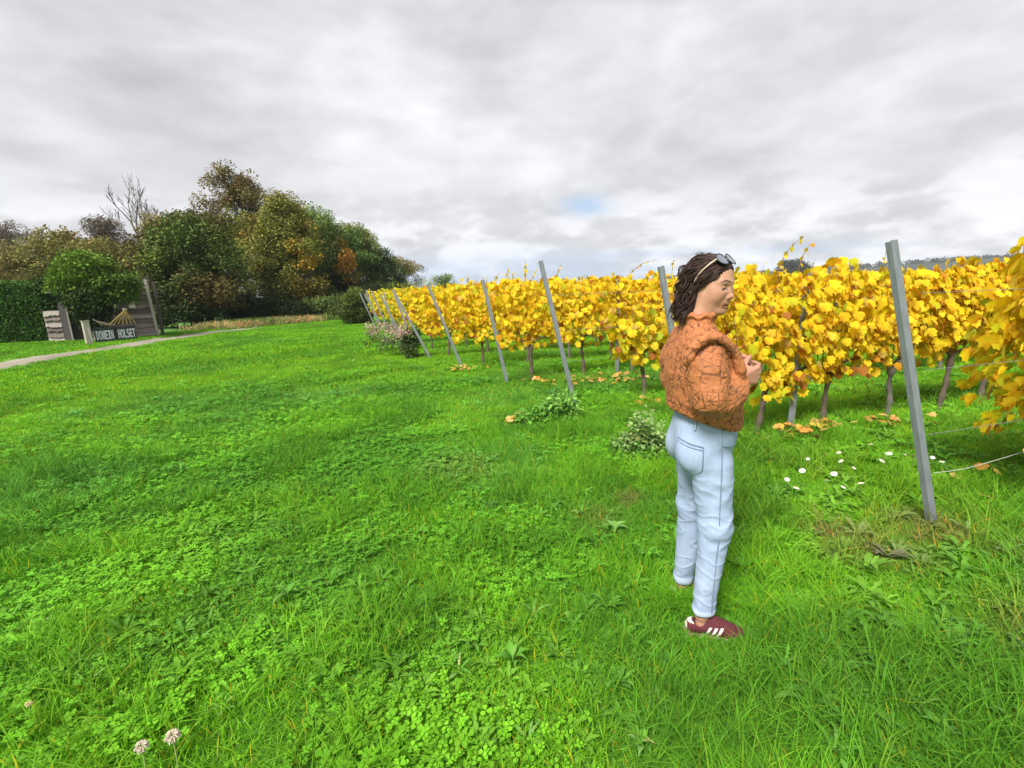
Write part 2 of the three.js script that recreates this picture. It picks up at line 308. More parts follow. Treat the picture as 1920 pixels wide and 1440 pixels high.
// ---------------------------------------------------------------- the vineyard: posts, wires, vines
const ROW = new THREE.Vector3(0.962, 0, -0.274).normalize(), ACROSS = new THREE.Vector3(-ROW.z, 0, ROW.x); // along a row; across it, towards the camera
const ROW_ENDS = []; for (let k = 0; k < 6; k++) ROW_ENDS.push([2.62 - 0.9 * k, -2.71 - 1.63 * k]); for (let j = 1; j < 9; j++) ROW_ENDS.push([-1.88 - 0.66 * j, -10.86 - 1.7 * j]);
const ORD = ['first', 'second', 'third', 'fourth', 'fifth', 'sixth', 'seventh', 'eighth', 'ninth', 'tenth', 'eleventh', 'twelfth', 'thirteenth', 'fourteenth', 'fifteenth', 'sixteenth'];
const zincMap = texture(128, (u, v) => { const n = 0.5 + 0.5 * fbm(u * 14, v * 14, 2.2, 4), s = 0.62 + 0.34 * n; return [s, s * 1.01, s * 1.03]; });
const zinc = new THREE.MeshStandardMaterial({ color: C(0.33, 0.35, 0.38), metalness: 0.35, roughness: 0.55, map: zincMap });
// a rolled steel post: a C-shaped section with lips, hooks punched along both edges
function postGeo(h, w = 0.05, d = 0.034) {
  const t = 0.0035, s = new THREE.Shape();
  const pts = [[-w / 2, -d / 2], [w / 2, -d / 2], [w / 2, d / 2], [w / 2 - 0.014, d / 2], [w / 2 - 0.014, d / 2 - t], [w / 2 - t, d / 2 - t], [w / 2 - t, -d / 2 + t], [0.008, -d / 2 + t], [0.004, -d / 2 + t + 0.006], [-0.004, -d / 2 + t + 0.006], [-0.008, -d / 2 + t], [-w / 2 + t, -d / 2 + t], [-w / 2 + t, d / 2 - t], [-w / 2 + 0.014, d / 2 - t], [-w / 2 + 0.014, d / 2], [-w / 2, d / 2]];
  pts.forEach((p, i) => i ? s.lineTo(...p) : s.moveTo(...p));
  const g = new THREE.ExtrudeGeometry(s, { depth: h + 0.25, bevelEnabled: false }); g.rotateX(-Math.PI / 2); g.translate(0, -0.25, 0); return g;
}
const postShape = postGeo(1.8), hookShape = box(0.004, 0.009, 0.009);
function makePost(x, z, h, leanAlong, leanAcross, label, hooks, turn = 0) {
  const o = thing('steel_post', label, 'post', [x, groundH(x, z), z], 0, 'steel posts of the vine trellis');
  const dir = ROW.clone().multiplyScalar(-leanAlong).add(ACROSS.clone().multiplyScalar(leanAcross)).add(new THREE.Vector3(0, Math.sqrt(Math.max(0.1, h * h - leanAlong * leanAlong)), 0)).normalize();
  o.quaternion.setFromUnitVectors(new THREE.Vector3(0, 1, 0), dir); o.rotateY(Math.atan2(-ROW.z, ROW.x) + turn);
  const b = part(o, 'profile', postShape, zinc); b.scale.y = h / 1.8;
  if (hooks) for (let k = 0; k < hooks; k++) for (const s of [1]) { const m = part(o, 'hook', hookShape, zinc); m.position.set(s * 0.0275, 0.18 + k * (h - 0.25) / hooks, 0.006); }
  return o;
}
const LEAN = [[1.80, 0.46, -0.13], [1.74, 0.36, -0.05], [1.92, 0.42, -0.05], [1.70, 0.33, 0], [1.70, 0.55, 0.0], [1.75, 0.72, 0.0], [1.6, 0.45, 0], [1.65, 0.6, 0], [1.62, 0.3, 0], [1.66, 0.5, 0], [1.6, 0.62, 0], [1.7, 0.4, 0], [1.66, 0.55, 0], [1.6, 0.6, 0]];
const POST_LABELS = ['tallest leaning grey steel post, nearest the camera, right of the woman', 'leaning grey steel post whose top shows behind the woman\'s hair', 'leaning grey steel post above the green weed clump, first left of the woman', 'second leaning grey steel post left of the woman', 'third leaning grey steel post left of the woman, by fallen leaves', 'fourth slanting grey steel post left of the woman, beside the pink flowering bush'];
ROW_ENDS.forEach(([x, z], k) => { const [h, a, b] = LEAN[k]; makePost(x, z, h, a, b, POST_LABELS[k] || `${ORD[k]} slanting row-end post counted away from the camera, far end of the vineyard`, k < 3 ? 16 : 0); });
makePost(2.87, -4.66, 1.55, -0.05, 0, 'upright grey line post standing in the second vine row among fallen leaves', 0);
makePost(1.85, -8.1, 1.6, 0, 0, 'grey line post under the fourth vine row with leaf litter round its foot', 0);
makePost(4.9, -7.1, 1.6, 0, 0, 'upright line post inside the third vine row, at the right', 0);
const wireSteel = new THREE.MeshStandardMaterial({ color: C(0.28, 0.28, 0.28), metalness: 0.4, roughness: 0.6 });
for (let k = 0; k < 4; k++) for (const [i, y] of [0.62, 1.02, 1.46].entries()) {
  const [x, z] = ROW_ENDS[k], [h, a] = LEAN[k], s = -a * y / h, e = 6 + k * 2.5;
  const P = (t, yy) => [x + ROW.x * t, yy, z + ROW.z * t];
  const g = tube([P(s, y), P(s * 0.3 + e * 0.3, y - 0.015), P(e * 0.65, y - 0.015), P(e, y)], 0.0017, 4, 12);
  single('trellis_wire', `${['lowest', 'middle', 'top'][i]} thin steel wire strung along the ${ORD[k]} vine row`, 'wire', g, wireSteel, 'trellis wires');
}
single('white_cord', 'white cord tied low on the nearest steel post, slanting to the right', 'cord', tube([[2.57, 0.36, -2.70], [2.8, 0.345, -2.77], [3.0, 0.35, -2.83], [3.6, 0.40, -3.0]], 0.0018, 5, 14), std(0.5, 0.5, 0.46));

// vine leaves: five lobes, toothed, cupped, hanging from the stalk end at the origin; +x is the leaf tip
function vineLeafGeo(size, seed) {
  const R = rng(seed), out = [];
  const lobes = [[0, 1.0], [0.32, 0.72], [0.62, 0.9], [0.95, 0.62], [1.35, 0.78], [1.75, 0.6], [2.3, 0.62], [2.75, 0.42]];
  const L = []; for (const [a, r] of lobes) L.push([a, r * (0.9 + R() * 0.2)]);
  const full = [...L.slice(1).reverse().map(([a, r]) => [-a, r * (0.92 + R() * 0.16)]), ...L];
  const cup = 0.25 + R() * 0.5, droop = 0.15 + R() * 0.5, tw = (R() - 0.5) * 0.4;
  const pos = [], idx = [], col = [];
  const at = (u, v) => { const y = -droop * (u * u) / size * 0.5 + cup * v * v / size * 0.55 + tw * u * v / size; pos.push(u, y, v); };
  at(0.3 * size, 0); col.push(0.97, 1.0, 0.9);
  for (const [a, r] of full) { at(0.3 * size + Math.cos(a) * r * 0.62 * size, Math.sin(a) * r * 0.62 * size); const t = 0.92 + R() * 0.12, br = R() < 0.18 ? 0.6 : 1; col.push(t * (br < 1 ? 0.85 : 1), t * br, t * br); }
  const n = full.length; for (let i = 0; i < n; i++) idx.push(0, 1 + (i + 1) % n, 1 + i);
  return geo(pos, idx, col);
}
const VLEAF = [1, 2, 3, 4].map((s) => vineLeafGeo(0.11, 100 + s));
const leafMat = leafy(1, 1, 1, 0.45, { vertexColors: true, roughness: 0.68 });
const LEAF_TONES = [[0.82, 0.55, 0.015], [0.86, 0.63, 0.018], [0.82, 0.63, 0.025], [0.80, 0.49, 0.014], [0.68, 0.33, 0.012], [0.86, 0.67, 0.02], [0.76, 0.64, 0.016], [0.60, 0.60, 0.02], [0.42, 0.52, 0.03], [0.42, 0.16, 0.03], [0.84, 0.62, 0.05], [0.62, 0.44, 0.10]];
const toneMats = LEAF_TONES.map((t) => leafy(t[0], t[1], t[2], 0.45, { vertexColors: true, roughness: 0.68 }));
// how often each tone turns up: golden vines, and greener ones
const GOLD = [5, 6, 6, 3, 1.0, 5, 3.4, 1.5, 0.5, 0.4, 1.4, 0.6], LIME = [2, 3, 2, 0.5, 0.1, 4, 5, 6, 4, 0.2, 3, 0.3];
function pick(R, w) { let s = 0; for (const v of w) s += v; let k = R() * s; for (let i = 0; i < w.length; i++) { k -= w[i]; if (k < 0) return i; } return 0; }
const barkMap = texture(128, (u, v) => { const n = 0.5 + 0.5 * fbm(u * 30, v * 6, 1.2, 4), s = 0.55 + 0.6 * n; return [s, s, s]; });
const bark = new THREE.MeshStandardMaterial({ color: C(0.105, 0.078, 0.058), roughness: 0.95 }), caneMat = std(0.17, 0.075, 0.03, 0.75), greyBark = std(0.13, 0.115, 0.1, 0.95);
const vineTrunks = [0, 1, 2].map((s) => {
  const R = rng(900 + s), pts = [[0, -0.06, 0]]; let x = 0, z = 0; for (let i = 1; i <= 6; i++) { x += (R() - 0.5) * 0.035; z += (R() - 0.5) * 0.03; pts.push([x, i * 0.1, z]); }
  const list = [tube(pts, (t) => 0.031 - 0.009 * t + 0.004 * Math.sin(t * 23 + s) + (t > 0.85 ? 0.012 : 0), 8, 22)];
  for (const d of [-1, 1]) list.push(tube([pts[6], [x + d * 0.09, 0.66, z], [x + d * 0.24, 0.69 + 0.02 * R(), z + 0.01], [x + d * 0.42, 0.70, z]], (t) => 0.017 - 0.008 * t, 6, 10));
  const g = merge(list); const p = g.attributes.position;
  for (let i = 0; i < p.count; i++) { const k = 1 + 0.16 * noise3(p.getX(i) * 60, p.getY(i) * 25, p.getZ(i) * 60); p.setXYZ(i, p.getX(i) * 1, p.getY(i), p.getZ(i) * k); }
  return g;
});
const turnRow = Math.atan2(-ROW.z, ROW.x);
function makeVine(x, z, seed, label, o = {}) {
  const R = rng(seed * 7919 + 13), v = thing('grapevine', label, 'grapevine', [x, groundH(x, z), z], turnRow, 'vines in rows on the trellis');
  const { top = 1.66, bottom = 0.62, half = 0.5, n = 520, singles = 0, tones = GOLD, spill = 0.1, thick = 0.2, cut = -9 } = o;
  const tr = part(v, 'trunk', vineTrunks[seed % 3], seed % 4 ? bark : greyBark); tr.rotation.z = (R() - 0.5) * 0.16; tr.rotation.x = (R() - 0.5) * 0.1; tr.scale.y = 0.92 + R() * 0.14;
  // upright canes
  const nc = o.far ? 3 : 6, canes = [];
  for (let i = 0; i < nc; i++) {
    const cx = mix(-half * 0.85, half * 0.85, (i + 0.5) / nc) + (R() - 0.5) * 0.1, h = top - 0.06 + R() * 0.1;
    const g = tube([[cx * 0.9, 0.68, 0], [cx + (R() - 0.5) * 0.05, 1.0, (R() - 0.5) * 0.08], [cx + (R() - 0.5) * 0.1, 1.35, (R() - 0.5) * 0.1], [cx + (R() - 0.5) * 0.16, h, (R() - 0.5) * 0.14]], [0.006, 0.0045, 0.0035, 0.002], 4, 8);
    if (o.far) canes.push(g); else part(v, 'cane', g, caneMat);
  }
  if (o.far) part(v, 'cane', merge(canes), caneMat);
  if (!o.shoots && R() < 0.55) { o = { ...o, shoots: [] }; for (let k = R() < 0.4 ? 2 : 1; k > 0; k--) { const sx = (R() * 2 - 1) * half * 0.8, hh = 0.14 + R() * 0.2, dx = (R() - 0.3) * 0.22; o.shoots.push({ n: 4 + (R() * 4 | 0), pts: [[sx, top - 0.12, 0], [sx + dx * 0.4, top + hh * 0.5, 0.02], [sx + dx, top + hh, 0.02]] }); } }
  // leaves over both faces of the row, tips hanging, some on top
  const list = [];
  for (let i = 0; i < n; i++) {
    const u = R(), lx = (R() * 2 - 1) * (half + 0.05);
    const edgeTop = top + 0.14 * noise3(lx * 4 + seed * 3.1, 1.5, 2.5) + 0.09 * noise3(lx * 11 + seed, 7.7, 2.5), edgeBot = bottom + 0.13 * noise3(lx * 3.5 + seed * 1.7, 4.5, 0.5) - (R() < spill ? 0.18 * R() : 0);
    const y = mix(edgeBot, edgeTop, Math.pow(u, 0.94)), face = R() < 0.62 ? 1 : -1, bulge = thick * (0.55 + 0.45 * Math.sin(Math.PI * clamp((y - edgeBot) / (edgeTop - edgeBot + 0.01)))) * (0.8 + 0.5 * noise3(lx * 5, y * 5, seed));
    const lz = face * bulge * (0.45 + 0.6 * R());
    if (lx < cut) continue;
    if (!o.full && noise3(lx * 4.2 + seed, y * 4.2, face * 3) > 0.5 && R() < 0.85) continue;
    list.push([lx, y, lz, face, R()]);
  }
  for (const sh of o.shoots || []) for (let i = 0; i < sh.n; i++) { const t = 0.08 + 0.92 * i / (sh.n - 1), p = new THREE.CatmullRomCurve3(sh.pts.map((q) => new THREE.Vector3(...q))).getPoint(t); list.push([p.x, p.y, p.z + (i % 2 ? 0.01 : -0.01), i % 2 ? 1 : -1, 0.5, mix(0.8, 0.38, t)]); }
  list.sort((a, b) => b[2] - a[2]);
  const tinted = [[], [], [], []];
  list.forEach((a, i) => {
    const [lx, y, lz, face, , sz] = a;
    // the leaf hangs: tip down and outwards, blade facing out of the row
    const ry = -face * Math.PI / 2 + (R() - 0.5) * 1.5, rz = -(0.75 + R() * 0.75), rx = (R() - 0.5) * 0.9, s = (sz || 1) * (0.55 + R() * 0.7);
    const tone = pick(R, tones), kind = R() * 4 | 0;
    const place = y < bottom + 0.25 && R() < 0.15 ? 9 : tone;
    if (i < singles) { const m = part(v, 'leaf', VLEAF[kind], toneMats[place]); m.rotation.order = 'YXZ'; m.position.set(lx, y, lz); m.rotation.set(rx, ry, rz); m.scale.setScalar(s); }
    else { const c = LEAF_TONES[place], j = 0.88 + R() * 0.24; tinted[kind].push([lx, y, lz, rx, ry, rz, s, c[0] * j, c[1] * j, c[2] * j]); }
  });
  tinted.forEach((l, k) => { if (l.length) copies(v, 'foliage', VLEAF[k], leafMat, l); });
  for (const sh of o.shoots || []) part(v, 'shoot', tube(sh.pts, [0.005, 0.0035, 0.0015], 4, 14), caneMat);
  return v;
}
{
  const place = (k, t) => [ROW_ENDS[k][0] + ROW.x * t, ROW_ENDS[k][1] + ROW.z * t];
  const tag = (k, i) => `golden-leaved vine, ${ORD[i]} from the end post of the ${ORD[k]} row away from the camera`;
  // the nearest row: its first vine stands at the right edge
  { const [x, z] = place(0, 1.12); makeVine(x, z, 1, 'yellow-green vine at the right edge, nearest the camera, leaves hanging low', { top: 1.76, bottom: 0.56, half: 0.5, n: 1700, full: true, singles: 300, tones: [3, 6, 5, 1, 0.2, 5, 4, 3, 2, 0.2, 2, 0.2], thick: 0.27, shoots: [{ n: 7, pts: [[-0.40, 1.55, 0.05], [-0.42, 1.72, 0.06], [-0.40, 1.86, 0.05]] }] }); }
  { const [x, z] = place(0, 2.1); makeVine(x, z, 2, 'yellow vine of the nearest row, second from the tall leaning post', { n: 480 }); }
  // second row, right behind the woman
  const second = [[0.78, 0.42, { bottom: 0.46, top: 1.64, spill: 0.2, label: 'golden vine at the woman\'s hands, first in the second row, low hanging leaves', shoots: [{ n: 9, pts: [[0.05, 1.6, 0.05], [0.14, 1.8, 0.05], [0.34, 1.95, 0.04]] }, { n: 6, pts: [[0.32, 1.6, 0.02], [0.4, 1.78, 0.0], [0.47, 1.88, 0.0]] }] }], [1.62, 0.44, { bottom: 0.6 }], [2.56, 0.48, { bottom: 0.66 }], [3.36, 0.44, { bottom: 0.68, top: 1.7 }], [4.04, 0.42, { top: 1.68, bottom: 0.7 }], [4.9, 0.46, {}], [5.8, 0.46, {}]];
  second.forEach(([t, half, o], i) => { const [x, z] = place(1, t); makeVine(x, z, 10 + i, o.label || tag(1, i), { half, n: 720, singles: i < 5 ? 240 : 60, ...o }); });
  // third row: a low lime-green vine first
  { const [x, z] = place(2, 1.02); makeVine(x, z, 30, 'low lime-yellow vine just left of the woman\'s back, thin trunk in the grass', { top: 1.22, bottom: 0.56, half: 0.42, n: 380, singles: 160, tones: LIME, thick: 0.17, spill: 0.1 }); }
  for (let i = 0; i < 8; i++) { const [x, z] = place(2, 2.0 + i * 0.94); makeVine(x, z, 31 + i, tag(2, i + 1), { n: 560, top: 1.62 + 0.06 * Math.sin(i * 2.1), singles: i < 3 ? 60 : 0 }); }
  for (let k = 3; k < ROW_ENDS.length; k++) {
    const count = k < 6 ? 10 : k < 9 ? 8 : 6, lim = k > 6;
    for (let i = 0; i < count; i++) {
      const [x, z] = place(k, 0.42 + i * 0.95);
      makeVine(x, z, 50 + k * 12 + i, (lim && i < 3 ? 'lime-tinged vine' : 'golden vine') + `, ${ORD[i]} from the end post of the ${ORD[k]} row away from the camera`, { n: k < 5 ? 520 : k < 8 ? 430 : 340, far: k > 4, top: (k === 3 ? 1.66 : 1.66) + 0.05 * Math.sin(i * 1.7 + k), tones: lim && i < 3 ? LIME : GOLD, shoots: k === 3 && i === 2 ? [{ n: 9, pts: [[-0.2, 1.6, 0.03], [0.1, 1.84, 0.03], [0.42, 1.93, 0.02]] }] : k === 3 && i === 4 ? [{ n: 4, pts: [[-0.1, 1.6, 0.03], [-0.08, 1.74, 0.03], [-0.1, 1.83, 0.02]] }] : undefined });
    }
  }
}

// ---------------------------------------------------------------- trees, hedge and shrubs
// a spray of n leaves (folded diamonds) in a ball of radius rad
function sprayGeo(seed, n, rad, leaf, flat = 0.8) {
  const R = rng(seed), pos = [], idx = [], col = [];
  for (let i = 0; i < n; i++) {
    const a = R() * 6.283, c = R() * 2 - 1, q = Math.sqrt(1 - c * c), rr = rad * Math.cbrt(R());
    const x = Math.cos(a) * q * rr, y = c * rr * flat, z = Math.sin(a) * q * rr;
    const d = new THREE.Vector3(R() - 0.5 + x / rad * 0.6, R() - 0.6, R() - 0.5 + z / rad * 0.6).normalize(), u = new THREE.Vector3(R() - 0.5, 0.3 + R(), R() - 0.5).cross(d).normalize(), nn = new THREE.Vector3().crossVectors(d, u);
    const l = leaf * (0.6 + R() * 0.8), w = l * 0.34, s = pos.length / 3, t = 0.8 + R() * 0.4;
    const P = (f, g, h) => { pos.push(x + d.x * f + u.x * g + nn.x * h, y + d.y * f + u.y * g + nn.y * h, z + d.z * f + u.z * g + nn.z * h); col.push(t, t, t); };
    P(0, 0, 0); P(l * 0.5, w, w * 0.4); P(l, 0, 0); P(l * 0.5, -w, w * 0.4);
    idx.push(s, s + 1, s + 2, s, s + 2, s + 3);
  }
  return geo(pos, idx, col);
}
const SPRAY_FAR = [0, 1].map((s) => sprayGeo(200 + s, 44, 0.42, 0.135)), SPRAY_NEAR = [0, 1].map((s) => sprayGeo(210 + s, 34, 0.24, 0.10)), SPRAY_SMALL = [0, 1].map((s) => sprayGeo(220 + s, 30, 0.1, 0.045));
const crownMat = leafy(1, 1, 1, 0.25, { vertexColors: true, roughness: 0.8 });
// lobes: [x, y, z, rx, ry, rz, sprays, tone index]; positions in metres from the trunk's foot
function makeTree(name, label, x, z, lobes, tones, o = {}) {
  const R = rng((o.seed || 1) * 977 + 5), t = thing(name, label, o.category || 'tree', [x, groundH(x, z), z], 0, o.group);
  const H = Math.max(...lobes.map((l) => l[1] + l[4])), tr = o.trunk || H * 0.022, wood = [];
  const stemTop = o.stem || H * 0.72;
  if (o.trunks !== 0) {
    for (let k = 0; k < (o.trunks || 1); k++) {
      const b = (o.trunks || 1) > 1 ? [(R() - 0.5) * 0.9, (R() - 0.5) * 0.5] : [0, 0];
      wood.push(tube([[b[0], -0.1, b[1]], [b[0] + (R() - 0.5) * 0.2, stemTop * 0.35, b[1]], [b[0] * 1.4 + (R() - 0.5) * 0.4, stemTop * 0.7, b[1]], [(R() - 0.5) * 0.5, stemTop, (R() - 0.5) * 0.5]], (s) => tr * (1.15 - 0.95 * s) + (s < 0.08 ? tr * 0.5 : 0), 8, 14));
    }
    lobes.forEach((l) => { const y0 = Math.min(stemTop * 0.9, Math.max(stemTop * 0.25, l[1] - l[4] * 0.8)); wood.push(tube([[0, y0, 0], [l[0] * 0.5, mix(y0, l[1], 0.6), l[2] * 0.5], [l[0], l[1] + l[4] * 0.4, l[2]]], [tr * 0.5, tr * 0.3, tr * 0.08], 5, 8)); for (let k = 0; k < 3; k++) wood.push(tube([[l[0] * 0.5, mix(y0, l[1], 0.6), l[2] * 0.5], [l[0] + (R() - 0.5) * l[3] * 1.2, l[1] + (R() - 0.2) * l[4] * 0.8, l[2] + (R() - 0.5) * l[5] * 1.2]], [tr * 0.22, tr * 0.04], 4, 4)); });
    part(t, 'trunk', merge(wood), o.wood || greyBark);
  }
  const spray = o.spray || SPRAY_FAR, lists = [[], []];
  lobes.forEach((l, li) => {
    const tone = tones[l[7] || 0];
    for (let i = 0; i < l[6]; i++) {
      const a = R() * 6.283, c = R() * 2 - 1, q = Math.sqrt(1 - c * c), rr = Math.pow(R(), o.hollow || 0.42) * (1 + 0.5 * fbm(Math.cos(a) * q * 1.8 + li * 3, c * 1.8, Math.sin(a) * q * 1.8 + (o.seed || 1), 3));
      const px = l[0] + Math.cos(a) * q * l[3] * rr, py = l[1] + c * l[4] * rr, pz = l[2] + Math.sin(a) * q * l[5] * rr;
      if (py < (o.floor || 0.1)) continue;
      // gaps between the boughs
      if (noise3(px * (o.gapScale || 1.1) + 7, py * (o.gapScale || 1.1) * 1.3, pz * (o.gapScale || 1.1)) < (o.gap ?? -0.32)) continue;
      let cc = tone; const m = R(), alt = o.alt && noise3(px * 0.5 + 3, py * 0.5, pz * 0.5) + (R() - 0.5) * 0.5 > 0.22 ? o.alt : null; if (alt) cc = alt;
      const j = 0.75 + R() * 0.5; lists[i % 2].push([px, py, pz, (R() - 0.5) * 0.8, R() * 6.283, (R() - 0.5) * 0.8, (o.size || 1) * (0.7 + R() * 0.6), cc[0] * j * (m < 0.1 ? 1.3 : 1), cc[1] * j, cc[2] * j]);
    }
  });
  lists.forEach((l, k) => { if (l.length) copies(t, 'crown', spray[k], crownMat, l); });
  return t;
}
const DK = [0.115, 0.165, 0.038], MD = [0.17, 0.24, 0.046], OL = [0.26, 0.28, 0.06], BR = [0.29, 0.24, 0.09], YE = [0.62, 0.40, 0.045], PU = [0.2, 0.165, 0.13], GN = [0.18, 0.29, 0.075], RU = [0.2, 0.135, 0.055];
const WOOD = 'trees along the far edge of the field';
makeTree('purple_tree', 'dark purplish tree cut by the left edge of the photo', -46.8, -46, [[0, 7.6, 0, 2.0, 1.9, 2, 240, 0], [0.5, 5.4, 0, 2.4, 1.8, 2, 200, 0], [0.2, 3, 0, 2.6, 2, 2, 200, 0]], [PU], { seed: 3, gap: -0.15, group: WOOD });
makeTree('brown_tree', 'broad round brown-green tree behind the clipped hedge, far left', -28.9, -32, [[0, 4.3, 0, 3.2, 2.0, 2.4, 900, 0], [-2.2, 3.4, 0.3, 2.2, 2.2, 2, 520, 1], [2.0, 3.6, 0.2, 2.2, 2.1, 2, 520, 0], [0, 2.0, 0.5, 3.6, 2, 2, 620, 1], [4.4, 3.3, -0.2, 1.6, 1.9, 1.8, 300, 0], [-5.0, 2.8, 0, 2, 2.2, 2, 300, 1]], [[0.24, 0.22, 0.065], [0.18, 0.22, 0.055]], { seed: 4, alt: BR, group: WOOD, gap: -0.12 });
// a nearly leafless tree: bare limbs and twigs
{
  const R = rng(515), t = thing('bare_tree', 'leafless grey tree with bare twigs rising above the brown trees', 'tree', [-28.9, groundH(-28.9, -40), -40], 0, WOOD), wood = [], twig = [];
  const grow = (p, d, len, r, lev) => {
    const mid = p.clone().addScaledVector(d, len * 0.5).add(new THREE.Vector3((R() - 0.5) * len * 0.14, 0, (R() - 0.5) * len * 0.14)), end = p.clone().addScaledVector(d, len).add(new THREE.Vector3((R() - 0.5) * len * 0.2, len * 0.03, (R() - 0.5) * len * 0.2));
    (lev > 2 ? twig : wood).push(tube([p, mid, end], [r, r * 0.8, r * 0.5], lev > 2 ? 4 : 6, 5));
    if (lev > 4) return;
    const n = lev === 0 ? 6 : 3;
    for (let i = 0; i < n; i++) { const a = R() * 6.283, s = 0.22 + R() * 0.42, nd = d.clone().add(new THREE.Vector3(Math.cos(a) * s, 0.15, Math.sin(a) * s)).normalize(); const q = lev === 0 ? p.clone().lerp(end, 0.45 + 0.55 * i / n) : (i ? mid.clone().lerp(end, R()) : end.clone()); grow(q, nd, len * (lev === 0 ? 0.5 : 0.62) * (0.7 + R() * 0.5), Math.max(0.014, r * 0.52), lev + 1); }
  };
  grow(new THREE.Vector3(0, -0.1, 0), new THREE.Vector3(0.02, 1, 0), 6.0, 0.17, 0);
  const greyWood = std(0.13, 0.105, 0.1, 0.95);
  part(t, 'trunk', merge(wood), greyWood); part(t, 'twigs', merge(twig), greyWood);
}
makeTree('purple_tree', 'small purple-leaved tree left of the leafless tree', -33.4, -41, [[0, 7.5, 0, 1.25, 1.1, 1.2, 120, 0], [0.8, 6.2, 0, 1.4, 1.2, 1.2, 120, 0], [0, 4.4, 0, 1.8, 1.6, 1.4, 140, 0]], [PU], { seed: 6, gap: -0.1, group: WOOD });
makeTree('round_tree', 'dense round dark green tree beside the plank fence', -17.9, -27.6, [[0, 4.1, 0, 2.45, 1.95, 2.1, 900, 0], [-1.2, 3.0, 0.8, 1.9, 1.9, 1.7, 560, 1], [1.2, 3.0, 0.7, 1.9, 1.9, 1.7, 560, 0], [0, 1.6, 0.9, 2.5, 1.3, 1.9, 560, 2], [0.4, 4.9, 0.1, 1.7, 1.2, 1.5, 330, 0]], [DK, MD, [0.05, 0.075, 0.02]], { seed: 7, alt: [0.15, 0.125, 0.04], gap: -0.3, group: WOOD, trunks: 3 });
makeTree('brown_tree', 'brown-green tree rising between the leafless tree and the round tree', -22.4, -33.5, [[0, 5.4, 0, 2.3, 1.9, 1.8, 560, 0], [0.6, 3.6, 0, 2.4, 2, 1.8, 460, 1], [-0.5, 2, 0, 2.4, 1.6, 1.8, 360, 1]], [BR, OL], { seed: 5, gap: -0.15, group: WOOD });
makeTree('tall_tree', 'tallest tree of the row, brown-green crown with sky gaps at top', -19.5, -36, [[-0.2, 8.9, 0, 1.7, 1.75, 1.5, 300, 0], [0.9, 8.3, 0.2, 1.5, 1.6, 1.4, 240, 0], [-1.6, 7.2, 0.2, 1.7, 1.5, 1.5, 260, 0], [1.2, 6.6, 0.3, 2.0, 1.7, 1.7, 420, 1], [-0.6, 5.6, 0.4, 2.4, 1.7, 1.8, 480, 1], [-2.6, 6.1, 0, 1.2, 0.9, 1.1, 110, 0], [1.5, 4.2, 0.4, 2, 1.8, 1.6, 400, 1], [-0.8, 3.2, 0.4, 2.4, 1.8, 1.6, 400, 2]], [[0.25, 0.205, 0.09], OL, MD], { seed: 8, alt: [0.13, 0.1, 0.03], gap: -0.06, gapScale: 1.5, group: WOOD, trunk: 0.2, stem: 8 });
makeTree('autumn_tree', 'olive green tree turning orange-yellow low on its right side', -15.0, -33, [[0.1, 6.5, 0, 1.35, 1.7, 1.3, 380, 0], [-0.9, 5.0, 0.2, 1.6, 1.7, 1.4, 420, 0], [0.9, 4.9, 0.3, 1.5, 1.6, 1.3, 420, 0], [0, 3.4, 0.5, 2.1, 1.5, 1.6, 560, 1], [1.75, 3.6, 0.6, 0.6, 0.8, 0.7, 80, 2], [1.9, 2.8, 0.6, 0.6, 0.6, 0.7, 60, 2], [1.4, 2.2, 0.6, 1.1, 0.9, 1.0, 190, 3], [1.1, 4.7, 0.9, 0.35, 0.5, 0.4, 26, 2], [-0.6, 2.0, 0.5, 1.8, 1.1, 1.3, 360, 1]], [OL, [0.17, 0.19, 0.038], YE, [0.34, 0.21, 0.04]], { seed: 9, alt: [0.22, 0.19, 0.04], gap: -0.2, group: WOOD, trunk: 0.16 });
makeTree('green_tree', 'green tree showing behind the right shoulder of the autumn tree', -16.8, -42, [[0.2, 7.4, 0, 1.7, 1.6, 1.6, 330, 0], [0.9, 5.9, 0, 1.9, 1.7, 1.6, 330, 0], [0, 3.8, 0, 2.2, 2.2, 1.6, 360, 1]], [GN, DK], { seed: 10, gap: -0.3, group: WOOD });
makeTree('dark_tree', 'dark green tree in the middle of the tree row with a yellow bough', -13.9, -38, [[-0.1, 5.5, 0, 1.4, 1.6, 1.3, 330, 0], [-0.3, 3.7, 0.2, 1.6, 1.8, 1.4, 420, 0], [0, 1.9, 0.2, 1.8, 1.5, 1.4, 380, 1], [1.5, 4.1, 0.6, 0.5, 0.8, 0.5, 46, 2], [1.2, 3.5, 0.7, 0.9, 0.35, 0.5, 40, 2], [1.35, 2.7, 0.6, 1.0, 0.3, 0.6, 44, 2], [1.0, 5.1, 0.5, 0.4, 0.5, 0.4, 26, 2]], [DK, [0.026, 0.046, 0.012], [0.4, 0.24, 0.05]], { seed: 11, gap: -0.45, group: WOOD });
makeTree('green_tree', 'blue-green tree with a rounded top, right of the dark tree', -14.7, -46, [[0.0, 6.4, 0, 1.9, 1.6, 1.6, 360, 0], [1.2, 5.4, 0, 1.5, 1.6, 1.5, 280, 0], [-0.3, 4.2, 0, 2.0, 1.8, 1.6, 320, 0], [0.6, 2.6, 0, 2.4, 1.8, 1.6, 360, 1]], [GN, DK], { seed: 12, alt: OL, gap: -0.3, group: WOOD });
